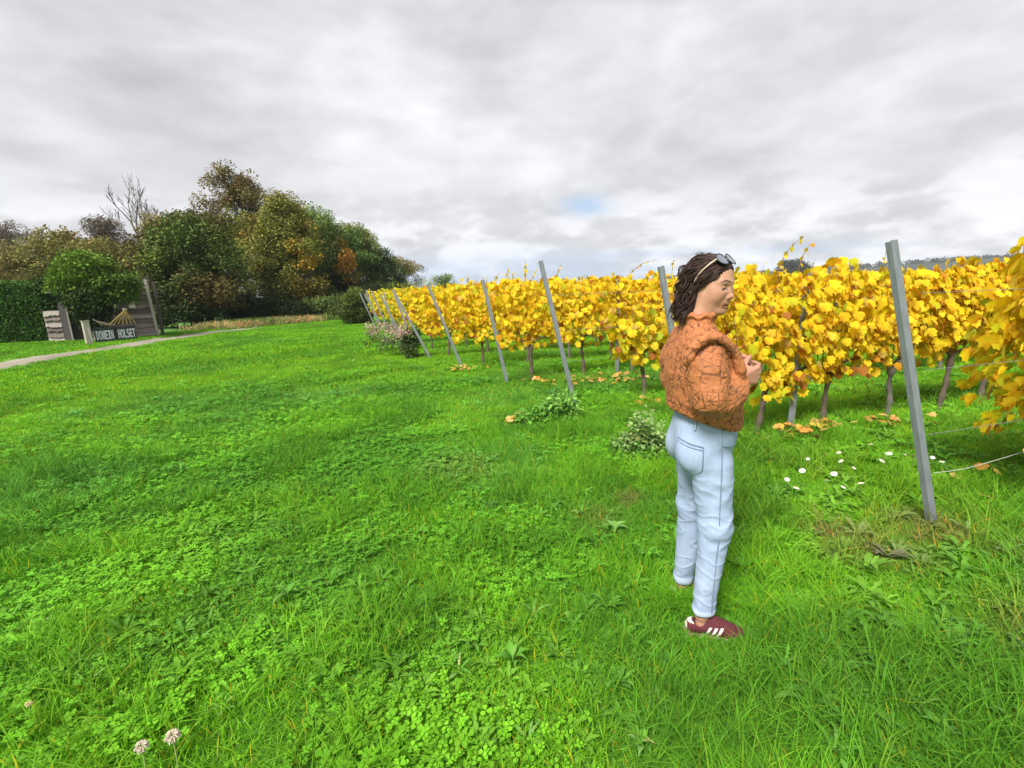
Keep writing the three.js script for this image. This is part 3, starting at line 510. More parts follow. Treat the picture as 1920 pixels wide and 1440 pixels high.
makeTree('green_tree', 'low dark green tree near the right end of the tree row', -12.6, -47, [[-0.2, 4.3, 0, 1.7, 1.5, 1.5, 300, 0], [0.9, 3.2, 0, 1.7, 1.6, 1.4, 280, 0], [0, 1.9, 0, 2.2, 1.5, 1.4, 300, 1]], [[0.055, 0.095, 0.028], DK], { seed: 13, gap: -0.4, group: WOOD });
makeTree('brown_tree', 'thin brown tree at the right end of the tree row', -12.4, -56, [[-0.6, 4.3, 0, 1.7, 1.3, 1.4, 190, 0], [1.0, 3.9, 0, 1.6, 1.2, 1.4, 170, 0], [0, 2.4, 0, 2.6, 1.6, 1.6, 260, 1], [-2.4, 3.6, 0, 1.5, 1.4, 1.4, 180, 1]], [BR, OL], { seed: 14, gap: -0.12, group: WOOD });
makeTree('far_tree', 'small distant tree peeping over the vines left of the steel posts', -11.3, -85, [[0, 3.1, 0, 2.4, 1.2, 1.6, 220, 0], [-1, 1.8, 0, 3, 1.5, 1.6, 200, 0]], [MD], { seed: 15, group: WOOD });
for (const [i, [x, z, w, h]] of [[-20.6, -26.5, 1.6, 1.5], [-14.3, -29.5, 1.9, 1.3], [-11.6, -31, 1.8, 1.3], [-16.9, -30.5, 1.8, 1.6], [-13.6, -34.5, 2.2, 1.9], [-10.6, -36, 2.0, 1.9], [-10.0, -41, 2.6, 2.2]].entries())
  makeTree('undergrowth_shrub', ['shadowed shrub between the plank fence and the round tree', 'low shrub under the autumn tree, in front of its trunk', 'dark shrub under the dark tree with the yellow bough', 'dark shrub at the right foot of the round tree', 'broad shrub behind the autumn tree\'s trunk', 'dark shrub behind the leafy bush beside the vineyard posts', 'shrub under the right end of the tree row'][i], x, z, [[0, h * 0.5, 0, w, h * 0.6, 1, 300, 0], [w * 0.4, h * 0.45, 0.3, w * 0.6, h * 0.5, 0.8, 130, 0]], [i % 2 ? [0.035, 0.055, 0.017] : DK], { seed: 30 + i, category: 'shrub', gap: -0.6, trunks: 2, trunk: 0.03, size: 0.75, group: 'shrubs under the trees' });
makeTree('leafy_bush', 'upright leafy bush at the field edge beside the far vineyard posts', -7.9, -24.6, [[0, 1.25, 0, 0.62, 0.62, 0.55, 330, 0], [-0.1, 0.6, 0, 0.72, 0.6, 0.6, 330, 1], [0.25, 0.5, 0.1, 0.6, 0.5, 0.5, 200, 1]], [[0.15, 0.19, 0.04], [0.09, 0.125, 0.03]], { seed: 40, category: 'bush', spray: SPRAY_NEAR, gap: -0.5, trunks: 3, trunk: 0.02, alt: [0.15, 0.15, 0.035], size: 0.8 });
// the clipped hedge: a rounded box packed with small leaf sprays
{
  const R = rng(620), t = thing('clipped_hedge', 'clipped dark green hedge with a rounded top at the left edge', 'hedge', [-22.3, groundH(-22.3, -20.45), -20.45], 0.2), l = [[], []];
  const W = 2.9, H = 2.3, D = 0.75;
  for (let i = 0; i < 5200; i++) {
    const x = (R() * 2 - 1) * W, f = R(); let y = R() * H, z = D;
    if (f < 0.28) { y = H; z = (R() * 2 - 1) * D; } else if (f < 0.38) z = -D * R();
    const rx = Math.max(0, Math.abs(x) - (W - 0.5)) / 0.5, ry = Math.max(0, y - (H - 0.45)) / 0.45;
    let k = f < 0.38 ? 1 : 1 - 0.32 * (rx * rx) - 0.35 * ry * ry; const yy = y - 0.28 * rx * rx * (y / H) + 0.05 * noise3(x * 3, y * 3, 1), xx = x;
    const end = R() < 0.12; l[i % 2].push([end ? W : xx, Math.max(0.06, yy), end ? (R() * 2 - 1) * D : z * k + 0.05 * noise3(x * 4, y * 4, 3), R(), R() * 6.283, R(), 0.62 + R() * 0.4, ...((v) => [0.07 * v, 0.16 * v, 0.03 * v])(0.75 + R() * 0.5)]);
  }
  part(t, 'core', (() => { const g = new THREE.BoxGeometry(W * 2 - 0.3, H - 0.12, D * 2 - 0.3, 8, 6, 4); g.deleteAttribute('uv'); g.translate(0, (H - 0.12) / 2, 0); return g; })(), std(0.025, 0.04, 0.012));
  l.forEach((q, k) => copies(t, 'foliage', SPRAY_NEAR[k], crownMat, q));
}
// the big climber that has grown over the fence and its gate
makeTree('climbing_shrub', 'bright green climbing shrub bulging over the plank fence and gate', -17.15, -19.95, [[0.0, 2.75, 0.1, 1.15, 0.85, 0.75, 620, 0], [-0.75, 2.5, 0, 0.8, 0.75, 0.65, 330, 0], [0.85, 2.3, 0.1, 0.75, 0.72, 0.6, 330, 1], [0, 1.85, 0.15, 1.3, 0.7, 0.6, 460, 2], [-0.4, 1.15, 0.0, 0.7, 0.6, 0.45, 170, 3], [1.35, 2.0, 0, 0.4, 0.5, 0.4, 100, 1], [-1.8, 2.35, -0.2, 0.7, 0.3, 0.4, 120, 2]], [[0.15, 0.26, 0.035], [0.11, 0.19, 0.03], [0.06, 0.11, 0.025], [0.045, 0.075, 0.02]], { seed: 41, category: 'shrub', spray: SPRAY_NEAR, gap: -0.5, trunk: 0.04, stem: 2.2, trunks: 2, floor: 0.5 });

// ---------------------------------------------------------------- the plank fence, the sign and what stands by it
{
  const R = rng(808), A = new THREE.Vector3(-18.95, 0, -19.7), B = new THREE.Vector3(-15.85, 0, -21.3), dir = B.clone().sub(A), LEN = dir.length(), turn = Math.atan2(-dir.z, dir.x);
  const tones = [[0.2, 0.165, 0.145], [0.28, 0.235, 0.21], [0.13, 0.105, 0.095], [0.36, 0.31, 0.275], [0.17, 0.14, 0.12]];
  const mats = tones.map((t) => std(t[0], t[1], t[2], 0.9)), dark = std(0.06, 0.05, 0.045, 0.9), pale = std(0.42, 0.38, 0.33, 0.85);
  // a sawn plank with a waney lower edge
  const plank = (len, h, seed) => {
    const r = rng(seed), n = 14, pos = [], idx = [], t = 0.05; let low = 0;
    for (let i = 0; i <= n; i++) { const x = len * (i / n - 0.5); low = clamp(low + (r() - 0.5) * 0.07, -0.03, 0.06); const up = (r() - 0.5) * 0.012; for (const [y, z] of [[-h / 2 + low, t], [h / 2 + up, 0.004], [h / 2 + up, -t], [-h / 2 + low, 0]]) pos.push(x, y, z); }
    for (let i = 0; i < n; i++) for (let k = 0; k < 4; k++) { const a = i * 4 + k, b = i * 4 + (k + 1) % 4; idx.push(a, a + 4, b + 4, a, b + 4, b); }
    idx.push(0, 1, 2, 0, 2, 3, n * 4, n * 4 + 2, n * 4 + 1, n * 4, n * 4 + 3, n * 4 + 2);
    return geo(pos, idx).toNonIndexed();
  };
  const flat = (g) => { g.computeVertexNormals(); return g; };
  const f = thing('plank_fence', 'tall weathered fence of wavy-edged horizontal planks behind the sign', 'fence', [A.x, 0, A.z], turn);
  const s0 = 1.3, w = LEN - s0;
  for (let k = 0; k < 12; k++) { const wide = k < 6 ? w + 0.05 : w * 0.62 - 0.02 * k, m = part(f, 'plank', flat(plank(wide, 0.235, 50 + k)), mats[R() * 5 | 0]); m.position.set(LEN - wide / 2, 0.14 + k * 0.205, 0.03 + R() * 0.012); m.rotation.z = (R() - 0.5) * 0.03; m.rotation.x = -0.1; }
  const post = (x, h, wd, m, zz = 0.075) => { const p = part(f, 'post', box(wd, h + 0.2, wd, 0, h / 2 - 0.1, 0), m); p.position.set(x, 0, zz); return p; };
  const rp = post(LEN + 0.02, 2.5, 0.1, pale, 0.1); rp.rotation.z = 0.05; post(LEN + 0.16, 2.42, 0.12, dark, 0.0); post(s0 + 0.62, 2.3, 0.1, dark, -0.06);
  const top = part(f, 'top_rail', box(0.9, 0.06, 0.12), dark); top.position.set(LEN - 0.42, 2.56, 0.02);
  // the short length left of the gate gap
  const g = thing('plank_fence', 'short low length of plank fence between the hedge and the gate post', 'fence', [A.x, 0, A.z], turn);
  for (let k = 0; k < 6; k++) { const m = part(g, 'plank', flat(plank(0.5, 0.235, 80 + k)), mats[R() * 5 | 0]); m.position.set(0.05, 0.14 + k * 0.21, 0.02 + R() * 0.01); m.rotation.x = -0.1; }
  const gp = thing('gate_post', 'dark square gate post beside the short length of fence', 'post', [A.x + dir.x * 0.13, 0, A.z + dir.z * 0.13 + 0.05], turn);
  part(gp, 'post', box(0.2, 2.35, 0.16, 0, 1.1, 0), std(0.09, 0.08, 0.078, 0.9)); part(gp, 'trim', box(0.06, 2.2, 0.04, 0.135, 1.05, 0.06), std(0.28, 0.25, 0.23, 0.9)); part(gp, 'cap', box(0.26, 0.05, 0.22, 0, 2.31, 0), std(0.07, 0.06, 0.055, 0.9));
  const lin = thing('gate_lintel', 'weathered wooden beam over the overgrown gate gap', 'beam', [A.x + dir.x * 0.2, 2.02, A.z + dir.z * 0.2 - 0.05], turn); part(lin, 'beam', box(1.7, 0.16, 0.14, 0.15, 0.1, 0), std(0.3, 0.22, 0.15, 0.9)); part(lin, 'brace', box(0.07, 0.5, 0.07, -0.3, -0.1, 0, 0, 0, 0.7), std(0.2, 0.15, 0.11, 0.9));
  const gd = thing('gate', 'dark plank gate almost hidden under the climbing shrub', 'gate', [A.x + dir.x * 0.31, 0, A.z + dir.z * 0.31 - 0.1], turn);
  for (let k = 0; k < 7; k++) part(gd, 'board', box(0.135, 1.7 + 0.03 * (k % 3), 0.03, -0.48 + k * 0.15, 0.9, (k % 2) * 0.006), std(0.05, 0.043, 0.04, 0.9));
  part(gd, 'rail', box(1.06, 0.1, 0.035, -0.03, 0.4, -0.035), std(0.05, 0.045, 0.04)); part(gd, 'rail', box(1.06, 0.1, 0.035, -0.03, 1.4, -0.035), std(0.05, 0.045, 0.04));

  // the sign in front of the fence: two dark boards with white letters, a pale post and a fan of yellow laths
  const S = new THREE.Vector3(-16.32, 0, -18.55), E = new THREE.Vector3(-15.62, 0, -19.75), sd = E.clone().sub(S), sl = sd.length(), st = Math.atan2(-sd.z, sd.x);
  const sign = thing('name_sign', 'dark sign lettered DOMEIN HOLSET on two boards leaning at the fence foot', 'sign', [S.x, 0.03, S.z], st);
  const slate = std(0.035, 0.037, 0.05, 0.7), whitewash = std(0.66, 0.68, 0.74, 0.8);
  const { FontLoader } = await import('three/addons/loaders/FontLoader.js'); const { TextGeometry } = await import('three/addons/geometries/TextGeometry.js');
  const font = await new FontLoader().loadAsync('fonts/droid/droid_sans_bold.typeface.json');
  const board = (word, x0, x1) => {
    const b = part(sign, 'board', box(x1 - x0, 0.5, 0.035, (x0 + x1) / 2, 0.28, 0), slate);
    [...word].forEach((ch, i) => { const tg = new TextGeometry(ch, { font, size: 0.28, depth: 0.008, curveSegments: 3, bevelEnabled: false }); tg.computeBoundingBox(); const bb = tg.boundingBox, cw = (x1 - x0 - 0.06) / word.length; tg.translate(-(bb.max.x + bb.min.x) / 2, 0, 0); tg.scale(Math.min(1, cw * 0.86 / (bb.max.x - bb.min.x)), 1.25, 1); const m = part(b, 'letter', bare(tg), whitewash); m.position.set(x0 + 0.03 + cw * (i + 0.5), 0.1, 0.019); });
  };
  board('DOMEIN', 0.02, sl * 0.47); board('HOLSET', sl * 0.53, sl);
  part(sign, 'board_back', box(sl * 0.09, 0.55, 0.03, sl * 0.5, 0.31, -0.012), std(0.02, 0.02, 0.025, 0.8));
  part(sign, 'ledge', box(sl + 0.04, 0.03, 0.07, sl / 2, 0.545, 0), std(0.05, 0.048, 0.05, 0.8));
  const wp = thing('pale_post', 'short pale wooden post at the left end of the lettered sign', 'post', [S.x - 0.1, 0, S.z + 0.16], st); part(wp, 'post', box(0.2, 0.92, 0.14, 0, 0.42, 0), pale); part(wp, 'top', box(0.24, 0.03, 0.18, 0, 0.895, 0), std(0.33, 0.29, 0.25)); part(wp, 'batten', box(0.05, 0.5, 0.03, 0.06, 0.36, 0.085, 0, 0, 0.12), std(0.5, 0.47, 0.43));
  const yel = std(0.46, 0.31, 0.075, 0.8);
  const fan = thing('lath_fan', 'fan of yellow laths spreading down to the word HOLSET', 'ornament', [S.x + sd.x * 0.8, 0.67, S.z + sd.z * 0.8 - 0.04], st);
  for (let k = 0; k < 7; k++) { const x = mix(-0.62, 0.3, k / 6); part(fan, 'lath', tube([[0.03, 0.58, 0], [x, 0.0, 0.02]], 0.014, 5, 2), yel); }
  part(fan, 'knot', box(0.12, 0.09, 0.08, 0.03, 0.6, 0), std(0.4, 0.35, 0.29));
  const fan2 = thing('lath_fan', 'weathered brown laths slanting down to the word DOMEIN', 'ornament', [S.x + sd.x * 0.12, 0.66, S.z + sd.z * 0.12 - 0.03], st);
  for (let k = 0; k < 4; k++) part(fan2, 'lath', tube([[-0.12, 0.30 - 0.02 * k, 0], [0.14 + 0.13 * k, 0.0, 0.02]], 0.018, 5, 2), std(0.3, 0.25, 0.19));
  const lamp = thing('stone_finial', 'pale stone block standing on the fence above the yellow laths', 'block', [S.x + sd.x * 0.86, 1.3, S.z + sd.z * 0.86 - 0.35], st); part(lamp, 'base', box(0.2, 0.13, 0.14, 0, 0.07, 0), pale); part(lamp, 'top', box(0.12, 0.16, 0.1, 0.03, 0.22, 0), std(0.3, 0.27, 0.25)); part(lamp, 'bracket', box(0.05, 0.05, 0.6, 0, 0.03, -0.3), dark);
}
// small white marker stones by the field edge
for (const [x, z, h, l] of [[-14.05, -27.6, 0.42, 'white marker stone leaning in the dry grass, left of the bush'], [-13.2, -33.5, 0.4, 'white marker stone at the far field edge near the leafy bush']]) {
  const t = thing('marker_stone', l, 'stone', [x, 0, z], 0.4); const g = new THREE.CylinderGeometry(0.07, 0.1, h, 7, 3); g.deleteAttribute('uv'); const p = g.attributes.position; for (let i = 0; i < p.count; i++) { const k = 1 + 0.2 * noise3(p.getX(i) * 20, p.getY(i) * 12, p.getZ(i) * 20); p.setXYZ(i, p.getX(i) * k, p.getY(i), p.getZ(i) * k); } g.computeVertexNormals(); g.translate(0, h / 2 - 0.04, 0); part(t, 'stone', g, std(0.58, 0.53, 0.45, 0.9)); t.rotation.z = 0.14;
}
// the rough bank of dry grass under the trees
{
  const R = rng(44), a = [[], []], b = [[], []], G = leafy(1, 1, 1, 0.25, { vertexColors: true, roughness: 0.75 });
  for (let i = 0; i < 5200; i++) {
    const t = R(), x = mix(-15.6, -6.5, t) + (R() - 0.5) * 1.2, z0 = mix(-24.5, -37, t), z = z0 + 1.2 - R() * 7; if (track(x, z) > 0.3) continue;
    const d = sstep(-0.15, 0.35, noise3(x * 0.6, 3, z * 0.6) + 0.25 * sstep(-12, -15, x)), j = 0.75 + R() * 0.5, c = [mix(0.13, 0.40, d) * j, mix(0.24, 0.36, d) * j, mix(0.04, 0.15, d) * j];
    (d > 0.5 ? a : b)[i % 2].push([x, groundH(x, z), z, (R() - 0.5) * 0.4, R() * 6.283, (R() - 0.5) * 0.4, 0.7 + R() * 0.9, ...c]);
  }
  a.forEach((l, k) => copies(scene, numbered('dry_grass'), tuftGeo(300 + k, 30, 0.3, 0.15, 0.42, 0.016, 1.4, 3), G, l));
  b.forEach((l, k) => copies(scene, numbered('bank_weeds'), tuftGeo(310 + k, 30, 0.25, 0.12, 0.38, 0.026, 1.0, 3), G, l));
}

// ---------------------------------------------------------------- the woman
// signed distances; shapes are meshed on a grid with surface nets
const smin = (a, b, k) => { const h = Math.max(k - Math.abs(a - b), 0) / k; return Math.min(a, b) - h * h * k * 0.25; };
const smax = (a, b, k) => -smin(-a, -b, k);
function cone(px, py, pz, a, b, ra, rb) { const bx = b[0] - a[0], by = b[1] - a[1], bz = b[2] - a[2], qx = px - a[0], qy = py - a[1], qz = pz - a[2]; let t = (qx * bx + qy * by + qz * bz) / (bx * bx + by * by + bz * bz); t = t < 0 ? 0 : t > 1 ? 1 : t; const x = qx - bx * t, y = qy - by * t, z = qz - bz * t; return Math.sqrt(x * x + y * y + z * z) - (ra + (rb - ra) * t); }
function ell(px, py, pz, c, r) { const x = (px - c[0]) / r[0], y = (py - c[1]) / r[1], z = (pz - c[2]) / r[2], k0 = Math.sqrt(x * x + y * y + z * z), gx = x / r[0], gy = y / r[1], gz = z / r[2], k1 = Math.sqrt(gx * gx + gy * gy + gz * gz); return k1 < 1e-9 ? -Math.min(...r) : k0 * (k0 - 1) / k1; }
function nets(f, lo, hi, cell) {
  const nx = Math.ceil((hi[0] - lo[0]) / cell) + 1, ny = Math.ceil((hi[1] - lo[1]) / cell) + 1, nz = Math.ceil((hi[2] - lo[2]) / cell) + 1;
  const v = new Float32Array(nx * ny * nz), id = new Int32Array(nx * ny * nz).fill(-1), at = (i, j, k) => i + nx * (j + ny * k);
  // coarse pass first: far from the surface the value is filled in blocks
  const B = 4;
  for (let k0 = 0; k0 < nz; k0 += B) for (let j0 = 0; j0 < ny; j0 += B) for (let i0 = 0; i0 < nx; i0 += B) {
    const d = f(lo[0] + (i0 + B / 2 - 0.5) * cell, lo[1] + (j0 + B / 2 - 0.5) * cell, lo[2] + (k0 + B / 2 - 0.5) * cell), skip = Math.abs(d) > cell * B * 1.6;
    for (let k = k0; k < Math.min(nz, k0 + B); k++) for (let j = j0; j < Math.min(ny, j0 + B); j++) for (let i = i0; i < Math.min(nx, i0 + B); i++) v[at(i, j, k)] = skip ? d : f(lo[0] + i * cell, lo[1] + j * cell, lo[2] + k * cell);
  }
  const pos = [], idx = [];
  for (let k = 0; k < nz - 1; k++) for (let j = 0; j < ny - 1; j++) for (let i = 0; i < nx - 1; i++) {
    let m = 0, sx = 0, sy = 0, sz = 0; const c = [v[at(i, j, k)], v[at(i + 1, j, k)], v[at(i, j + 1, k)], v[at(i + 1, j + 1, k)], v[at(i, j, k + 1)], v[at(i + 1, j, k + 1)], v[at(i, j + 1, k + 1)], v[at(i + 1, j + 1, k + 1)]];
    let neg = 0; for (let q = 0; q < 8; q++) if (c[q] < 0) neg++; if (neg === 0 || neg === 8) continue;
    for (let a = 0; a < 8; a++) for (let ax = 0; ax < 3; ax++) { const b = a | (1 << ax); if (b === a || (c[a] < 0) === (c[b] < 0)) continue; const t = c[a] / (c[a] - c[b]); sx += (a & 1) + (ax === 0 ? t : 0); sy += ((a >> 1) & 1) + (ax === 1 ? t : 0); sz += ((a >> 2) & 1) + (ax === 2 ? t : 0); m++; }
    id[at(i, j, k)] = pos.length / 3; pos.push(lo[0] + (i + sx / m) * cell, lo[1] + (j + sy / m) * cell, lo[2] + (k + sz / m) * cell);
  }
  const quad = (a, b, c, d, flip) => { if (a < 0 || b < 0 || c < 0 || d < 0) return; if (flip) idx.push(a, c, b, a, d, c); else idx.push(a, b, c, a, c, d); };
  for (let k = 1; k < nz - 1; k++) for (let j = 1; j < ny - 1; j++) for (let i = 1; i < nx - 1; i++) {
    const s = v[at(i, j, k)] < 0;
    if (s !== v[at(i + 1, j, k)] < 0) quad(id[at(i, j - 1, k - 1)], id[at(i, j, k - 1)], id[at(i, j, k)], id[at(i, j - 1, k)], !s);
    if (s !== v[at(i, j + 1, k)] < 0) quad(id[at(i - 1, j, k - 1)], id[at(i - 1, j, k)], id[at(i, j, k)], id[at(i, j, k - 1)], !s);
    if (s !== v[at(i, j, k + 1)] < 0) quad(id[at(i - 1, j - 1, k)], id[at(i, j - 1, k)], id[at(i, j, k)], id[at(i - 1, j, k)], !s);
  }
  return geo(pos, idx);
}
function displace(g, fn) { const p = g.attributes.position, n = g.attributes.normal; for (let i = 0; i < p.count; i++) { const d = fn(p.getX(i), p.getY(i), p.getZ(i), i); p.setXYZ(i, p.getX(i) + n.getX(i) * d, p.getY(i) + n.getY(i) * d, p.getZ(i) + n.getZ(i) * d); } g.computeVertexNormals(); return g; }

{
  // local axes: +x the way she faces, +y up, +z her right side
  const W = thing('person', 'person in an orange quilted jacket and pale blue jeans standing at the vines, hands together', 'person', [0.83, 0, -1.98], 0);
  // ---- the head, in its own frame
  const HC = new THREE.Vector3(0.004, 1.551, 0.0), HQ = new THREE.Quaternion().setFromEuler(new THREE.Euler(0.0, -51 * DEG, -11 * DEG, 'YXZ')), HI = HQ.clone().invert(), hv = new THREE.Vector3();
  const toHead = (x, y, z) => { hv.set(x - HC.x, y - HC.y, z - HC.z).applyQuaternion(HI); return hv; };
  const fromHead = (x, y, z) => new THREE.Vector3(x, y, z).applyQuaternion(HQ).add(HC);
  const headSDF = (x, y, z) => {
    const az = Math.abs(z);
    let d = ell(x, y, z, [-0.012, 0.032, 0], [0.094, 0.084, 0.073]);
    d = smin(d, ell(x, y, z, [0.026, -0.02, 0], [0.060, 0.084, 0.061]), 0.035);
    d = smin(d, cone(x, y, az, [-0.004, -0.055, 0.046], [0.058, -0.088, 0.014], 0.02, 0.018), 0.035);       // jaw
    d = smin(d, ell(x, y, z, [0.072, -0.093, 0], [0.018, 0.016, 0.018]), 0.022);                            // chin
    d = smin(d, ell(x, y, az, [0.052, -0.030, 0.037], [0.026, 0.028, 0.022]), 0.035);                        // cheek
    d = smin(d, cone(x, y, az, [0.081, 0.024, 0.006], [0.064, 0.025, 0.044], 0.0055, 0.005), 0.02);         // brow
    d = smax(d, -ell(x, y, az, [0.094, 0.004, 0.032], [0.016, 0.010, 0.016]), 0.014);                       // socket
    d = smin(d, ell(x, y, az, [0.0685, 0.002, 0.031], [0.0125, 0.0115, 0.0145]), 0.003);                    // lidded eye
    d = smin(d, cone(x, y, z, [0.078, 0.016, 0], [0.0965, -0.026, 0], 0.0068, 0.0082), 0.016);                 // bridge
    d = smin(d, ell(x, y, z, [0.099, -0.030, 0], [0.0098, 0.0085, 0.0092]), 0.008);                        // tip
    d = smin(d, ell(x, y, az, [0.088, -0.035, 0.0115], [0.0092, 0.0068, 0.0062]), 0.006);                     // wings
    d = smax(d, -ell(x, y, az, [0.094, -0.041, 0.006], [0.0045, 0.0035, 0.003]), 0.003);                   // nostrils
    d = smin(d, ell(x, y, z, [0.076, -0.058, 0], [0.016, 0.016, 0.024]), 0.02);                             // muzzle
    d = smin(d, cone(x, y, az, [0.0905, -0.0605, 0], [0.080, -0.0645, 0.022], 0.0042, 0.0024), 0.006);       // lips
    d = smin(d, cone(x, y, az, [0.0885, -0.0735, 0], [0.079, -0.0685, 0.020], 0.005, 0.0024), 0.006);
    d = smax(d, -cone(x, y, az, [0.098, -0.067, 0], [0.084, -0.0665, 0.021], 0.0032, 0.002), 0.003);        // parted mouth
    d = smin(d, ell(x, y, az, [-0.006, -0.008, 0.0735], [0.017, 0.030, 0.008]), 0.008);                     // ear
    d = smax(d, -ell(x, y, az, [-0.002, -0.004, 0.083], [0.009, 0.017, 0.006]), 0.004);
    d = smin(d, ell(x, y, az, [-0.002, -0.034, 0.071], [0.008, 0.009, 0.006]), 0.006);
    return d;
  };
  const neckSDF = (x, y, z) => cone(x, y, z, [-0.045, 1.33, 0], [-0.022, 1.50, 0.004], 0.062, 0.05);
  const skin = [0.47, 0.25, 0.165];
  const headGeo = nets((x, y, z) => { const h = toHead(x, y, z); return smin(headSDF(h.x, h.y, h.z), neckSDF(x, y, z), 0.025); }, [-0.16, 1.36, -0.14], [0.13, 1.69, 0.15], 0.0019);
  const mouthCol = [0.38, 0.14, 0.105];
  paint(headGeo, (X, Y, Z) => {
    const h = toHead(X, Y, Z), x = h.x, y = h.y, az = Math.abs(h.z); let c = [...skin];
    const k = 1 + 0.07 * noise3(X * 60, Y * 60, Z * 60) + 0.06 * noise3(X * 200, Y * 200, Z * 200); c = c.map((v) => v * k);
    const rosy = Math.exp(-(((y + 0.03) / 0.022) ** 2 + ((az - 0.042) / 0.02) ** 2)) * (x > 0.02 ? 1 : 0) + (y > -0.05 && y < -0.02 && az < 0.016 && x > 0.09 ? 0.6 : 0); c[1] *= 1 - 0.16 * rosy; c[2] *= 1 - 0.16 * rosy;
    if (x > 0.074 && y > -0.081 && y < -0.055 && az < 0.024) { const l = Math.abs(y + 0.067) < 0.0026 ? 1 : 0.75; c = c.map((v, i) => mix(v, l === 1 ? [0.07, 0.02, 0.02][i] : mouthCol[i], 0.9)); }
    if (x > 0.05) { // brows and lashes
      const by = 0.0265 + 0.004 * Math.sin((az - 0.012) * 60) - (az > 0.04 ? (az - 0.04) * 0.6 : 0); if (az > 0.011 && az < 0.053 && Math.abs(y - by) < 0.0032 * (az > 0.044 ? 0.6 : 1)) c = [0.09, 0.045, 0.03];
      const ly = -0.0015 - 0.25 * Math.pow((az - 0.031) / 0.014, 2) * 0.01; const e = (az - 0.0315) / 0.0155, op = 0.0046 * (1 - e * e); if (Math.abs(e) < 1) { if (y < ly + op * 0.4 && y > ly - op) c = Math.abs(az - 0.034) < 0.0058 ? [0.03, 0.018, 0.013] : [0.42, 0.36, 0.33]; if (Math.abs(y - ly - op * 0.55) < 0.0019) c = [0.04, 0.022, 0.017]; }
    }
    return c;
  });
  // ---- hands: palm, four fingers and a thumb in each, half closed
  function handGeo(origin, X, D, mirror, curl, thumbCurl) {
    const ax = new THREE.Vector3(...X).normalize(), dz = new THREE.Vector3(...D); dz.addScaledVector(ax, -dz.dot(ax)).normalize(); const ty = new THREE.Vector3().crossVectors(dz, ax).multiplyScalar(mirror); // thumb side
    const P = (a, t, d) => { const v = new THREE.Vector3(...origin).addScaledVector(ax, a).addScaledVector(ty, t).addScaledVector(dz, d); return [v.x, v.y, v.z]; };
    const caps = [], palm = [];
    const wr = P(-0.05, 0, 0), w0 = P(0, 0, 0);
    palm.push([P(-0.14, 0, 0.0), w0, 0.029, 0.0235]);
    const fing = [[0.030, 0.088, 0.0082, [0.040, 0.024, 0.020]], [0.010, 0.093, 0.0085, [0.044, 0.028, 0.021]], [-0.010, 0.088, 0.0080, [0.041, 0.026, 0.020]], [-0.028, 0.079, 0.0070, [0.032, 0.020, 0.018]]];
    for (const [t, len, r, seg] of fing) { palm.push([P(0.005, t * 0.55, 0), P(len, t, 0.001), 0.0145, 0.0115]); }
    palm.push([P(0.01, 0.022, -0.008), P(0.05, 0.034, -0.012), 0.016, 0.012]);
    fing.forEach(([t, len, r, seg], i) => { let a = 0, p = [len, t, 0.001]; seg.forEach((s, k) => { a += curl[k] * (1 + 0.12 * i); const q = [p[0] + Math.cos(a) * s, p[1] - 0.02 * s * (i - 1.5), p[2] - Math.sin(a) * s]; caps.push([P(...p), P(...q), r * (1 - 0.07 * k), r * (0.93 - 0.1 * k)]); p = q; }); });
    const th = []; let p = [0.03, 0.032, -0.012]; for (const [s, a, b] of [[0.036, 0.75, -0.35], [0.030, 0.35 * (1 - thumbCurl), -0.5], [0.024, 0.1 - thumbCurl * 0.5, -0.5]]) { const q = [p[0] + Math.cos(a) * s * 0.95, p[1] + Math.sin(a) * s, p[2] + b * s]; th.push([P(...p), P(...q), 0.0108, 0.0092]); p = q; }
    const f = (x, y, z) => { let d = 9; for (const c of palm) d = smin(d, cone(x, y, z, c[0], c[1], c[2], c[3]), 0.012); let e = 9; for (const c of caps) e = Math.min(e, cone(x, y, z, c[0], c[1], c[2], c[3])); for (const c of th) e = smin(e, cone(x, y, z, c[0], c[1], c[2], c[3]), 0.003); return smin(d, e, 0.006); };
    const all = [...palm, ...caps, ...th].flatMap((c) => [c[0], c[1]]), lo = [0, 1, 2].map((k) => Math.min(...all.map((v) => v[k])) - 0.04), hi = [0, 1, 2].map((k) => Math.max(...all.map((v) => v[k])) + 0.04);
    return paint(nets(f, lo, hi, 0.0026), (x, y, z) => { const k = 0.97 + 0.07 * noise3(x * 70, y * 70, z * 70); return [skin[0] * k * 1.02, skin[1] * k * 0.92, skin[2] * k * 0.93]; });
  }
  const RW = [0.075, 1.178, 0.155], LW = [0.060, 1.207, -0.015];
  const rightHand = handGeo(RW, [0.93, 0.14, -0.34], [0.36, -0.1, 0.93], 1, [0.55, 0.75, 0.5], 0.5);
  const leftHand = handGeo(LW, [0.86, 0.10, 0.42], [0.42, 0.25, -0.86], -1, [0.6, 0.8, 0.5], 0.5);
  // ---- the rest of the body under the clothes
  const HIP = (s) => [0.0, 0.86, s * 0.085], KNEE = (s) => s > 0 ? [0.034, 0.53, 0.105] : [0.018, 0.515, -0.112], ANK = (s) => s > 0 ? [-0.012, 0.095, 0.12] : [-0.012, 0.09, -0.125];
  const SH = (s) => s > 0 ? [-0.05, 1.325, 0.155] : [-0.03, 1.325, -0.155], EL = (s) => s > 0 ? [-0.085, 1.115, 0.235] : [-0.02, 1.105, -0.245], WR = (s) => s > 0 ? RW : LW;
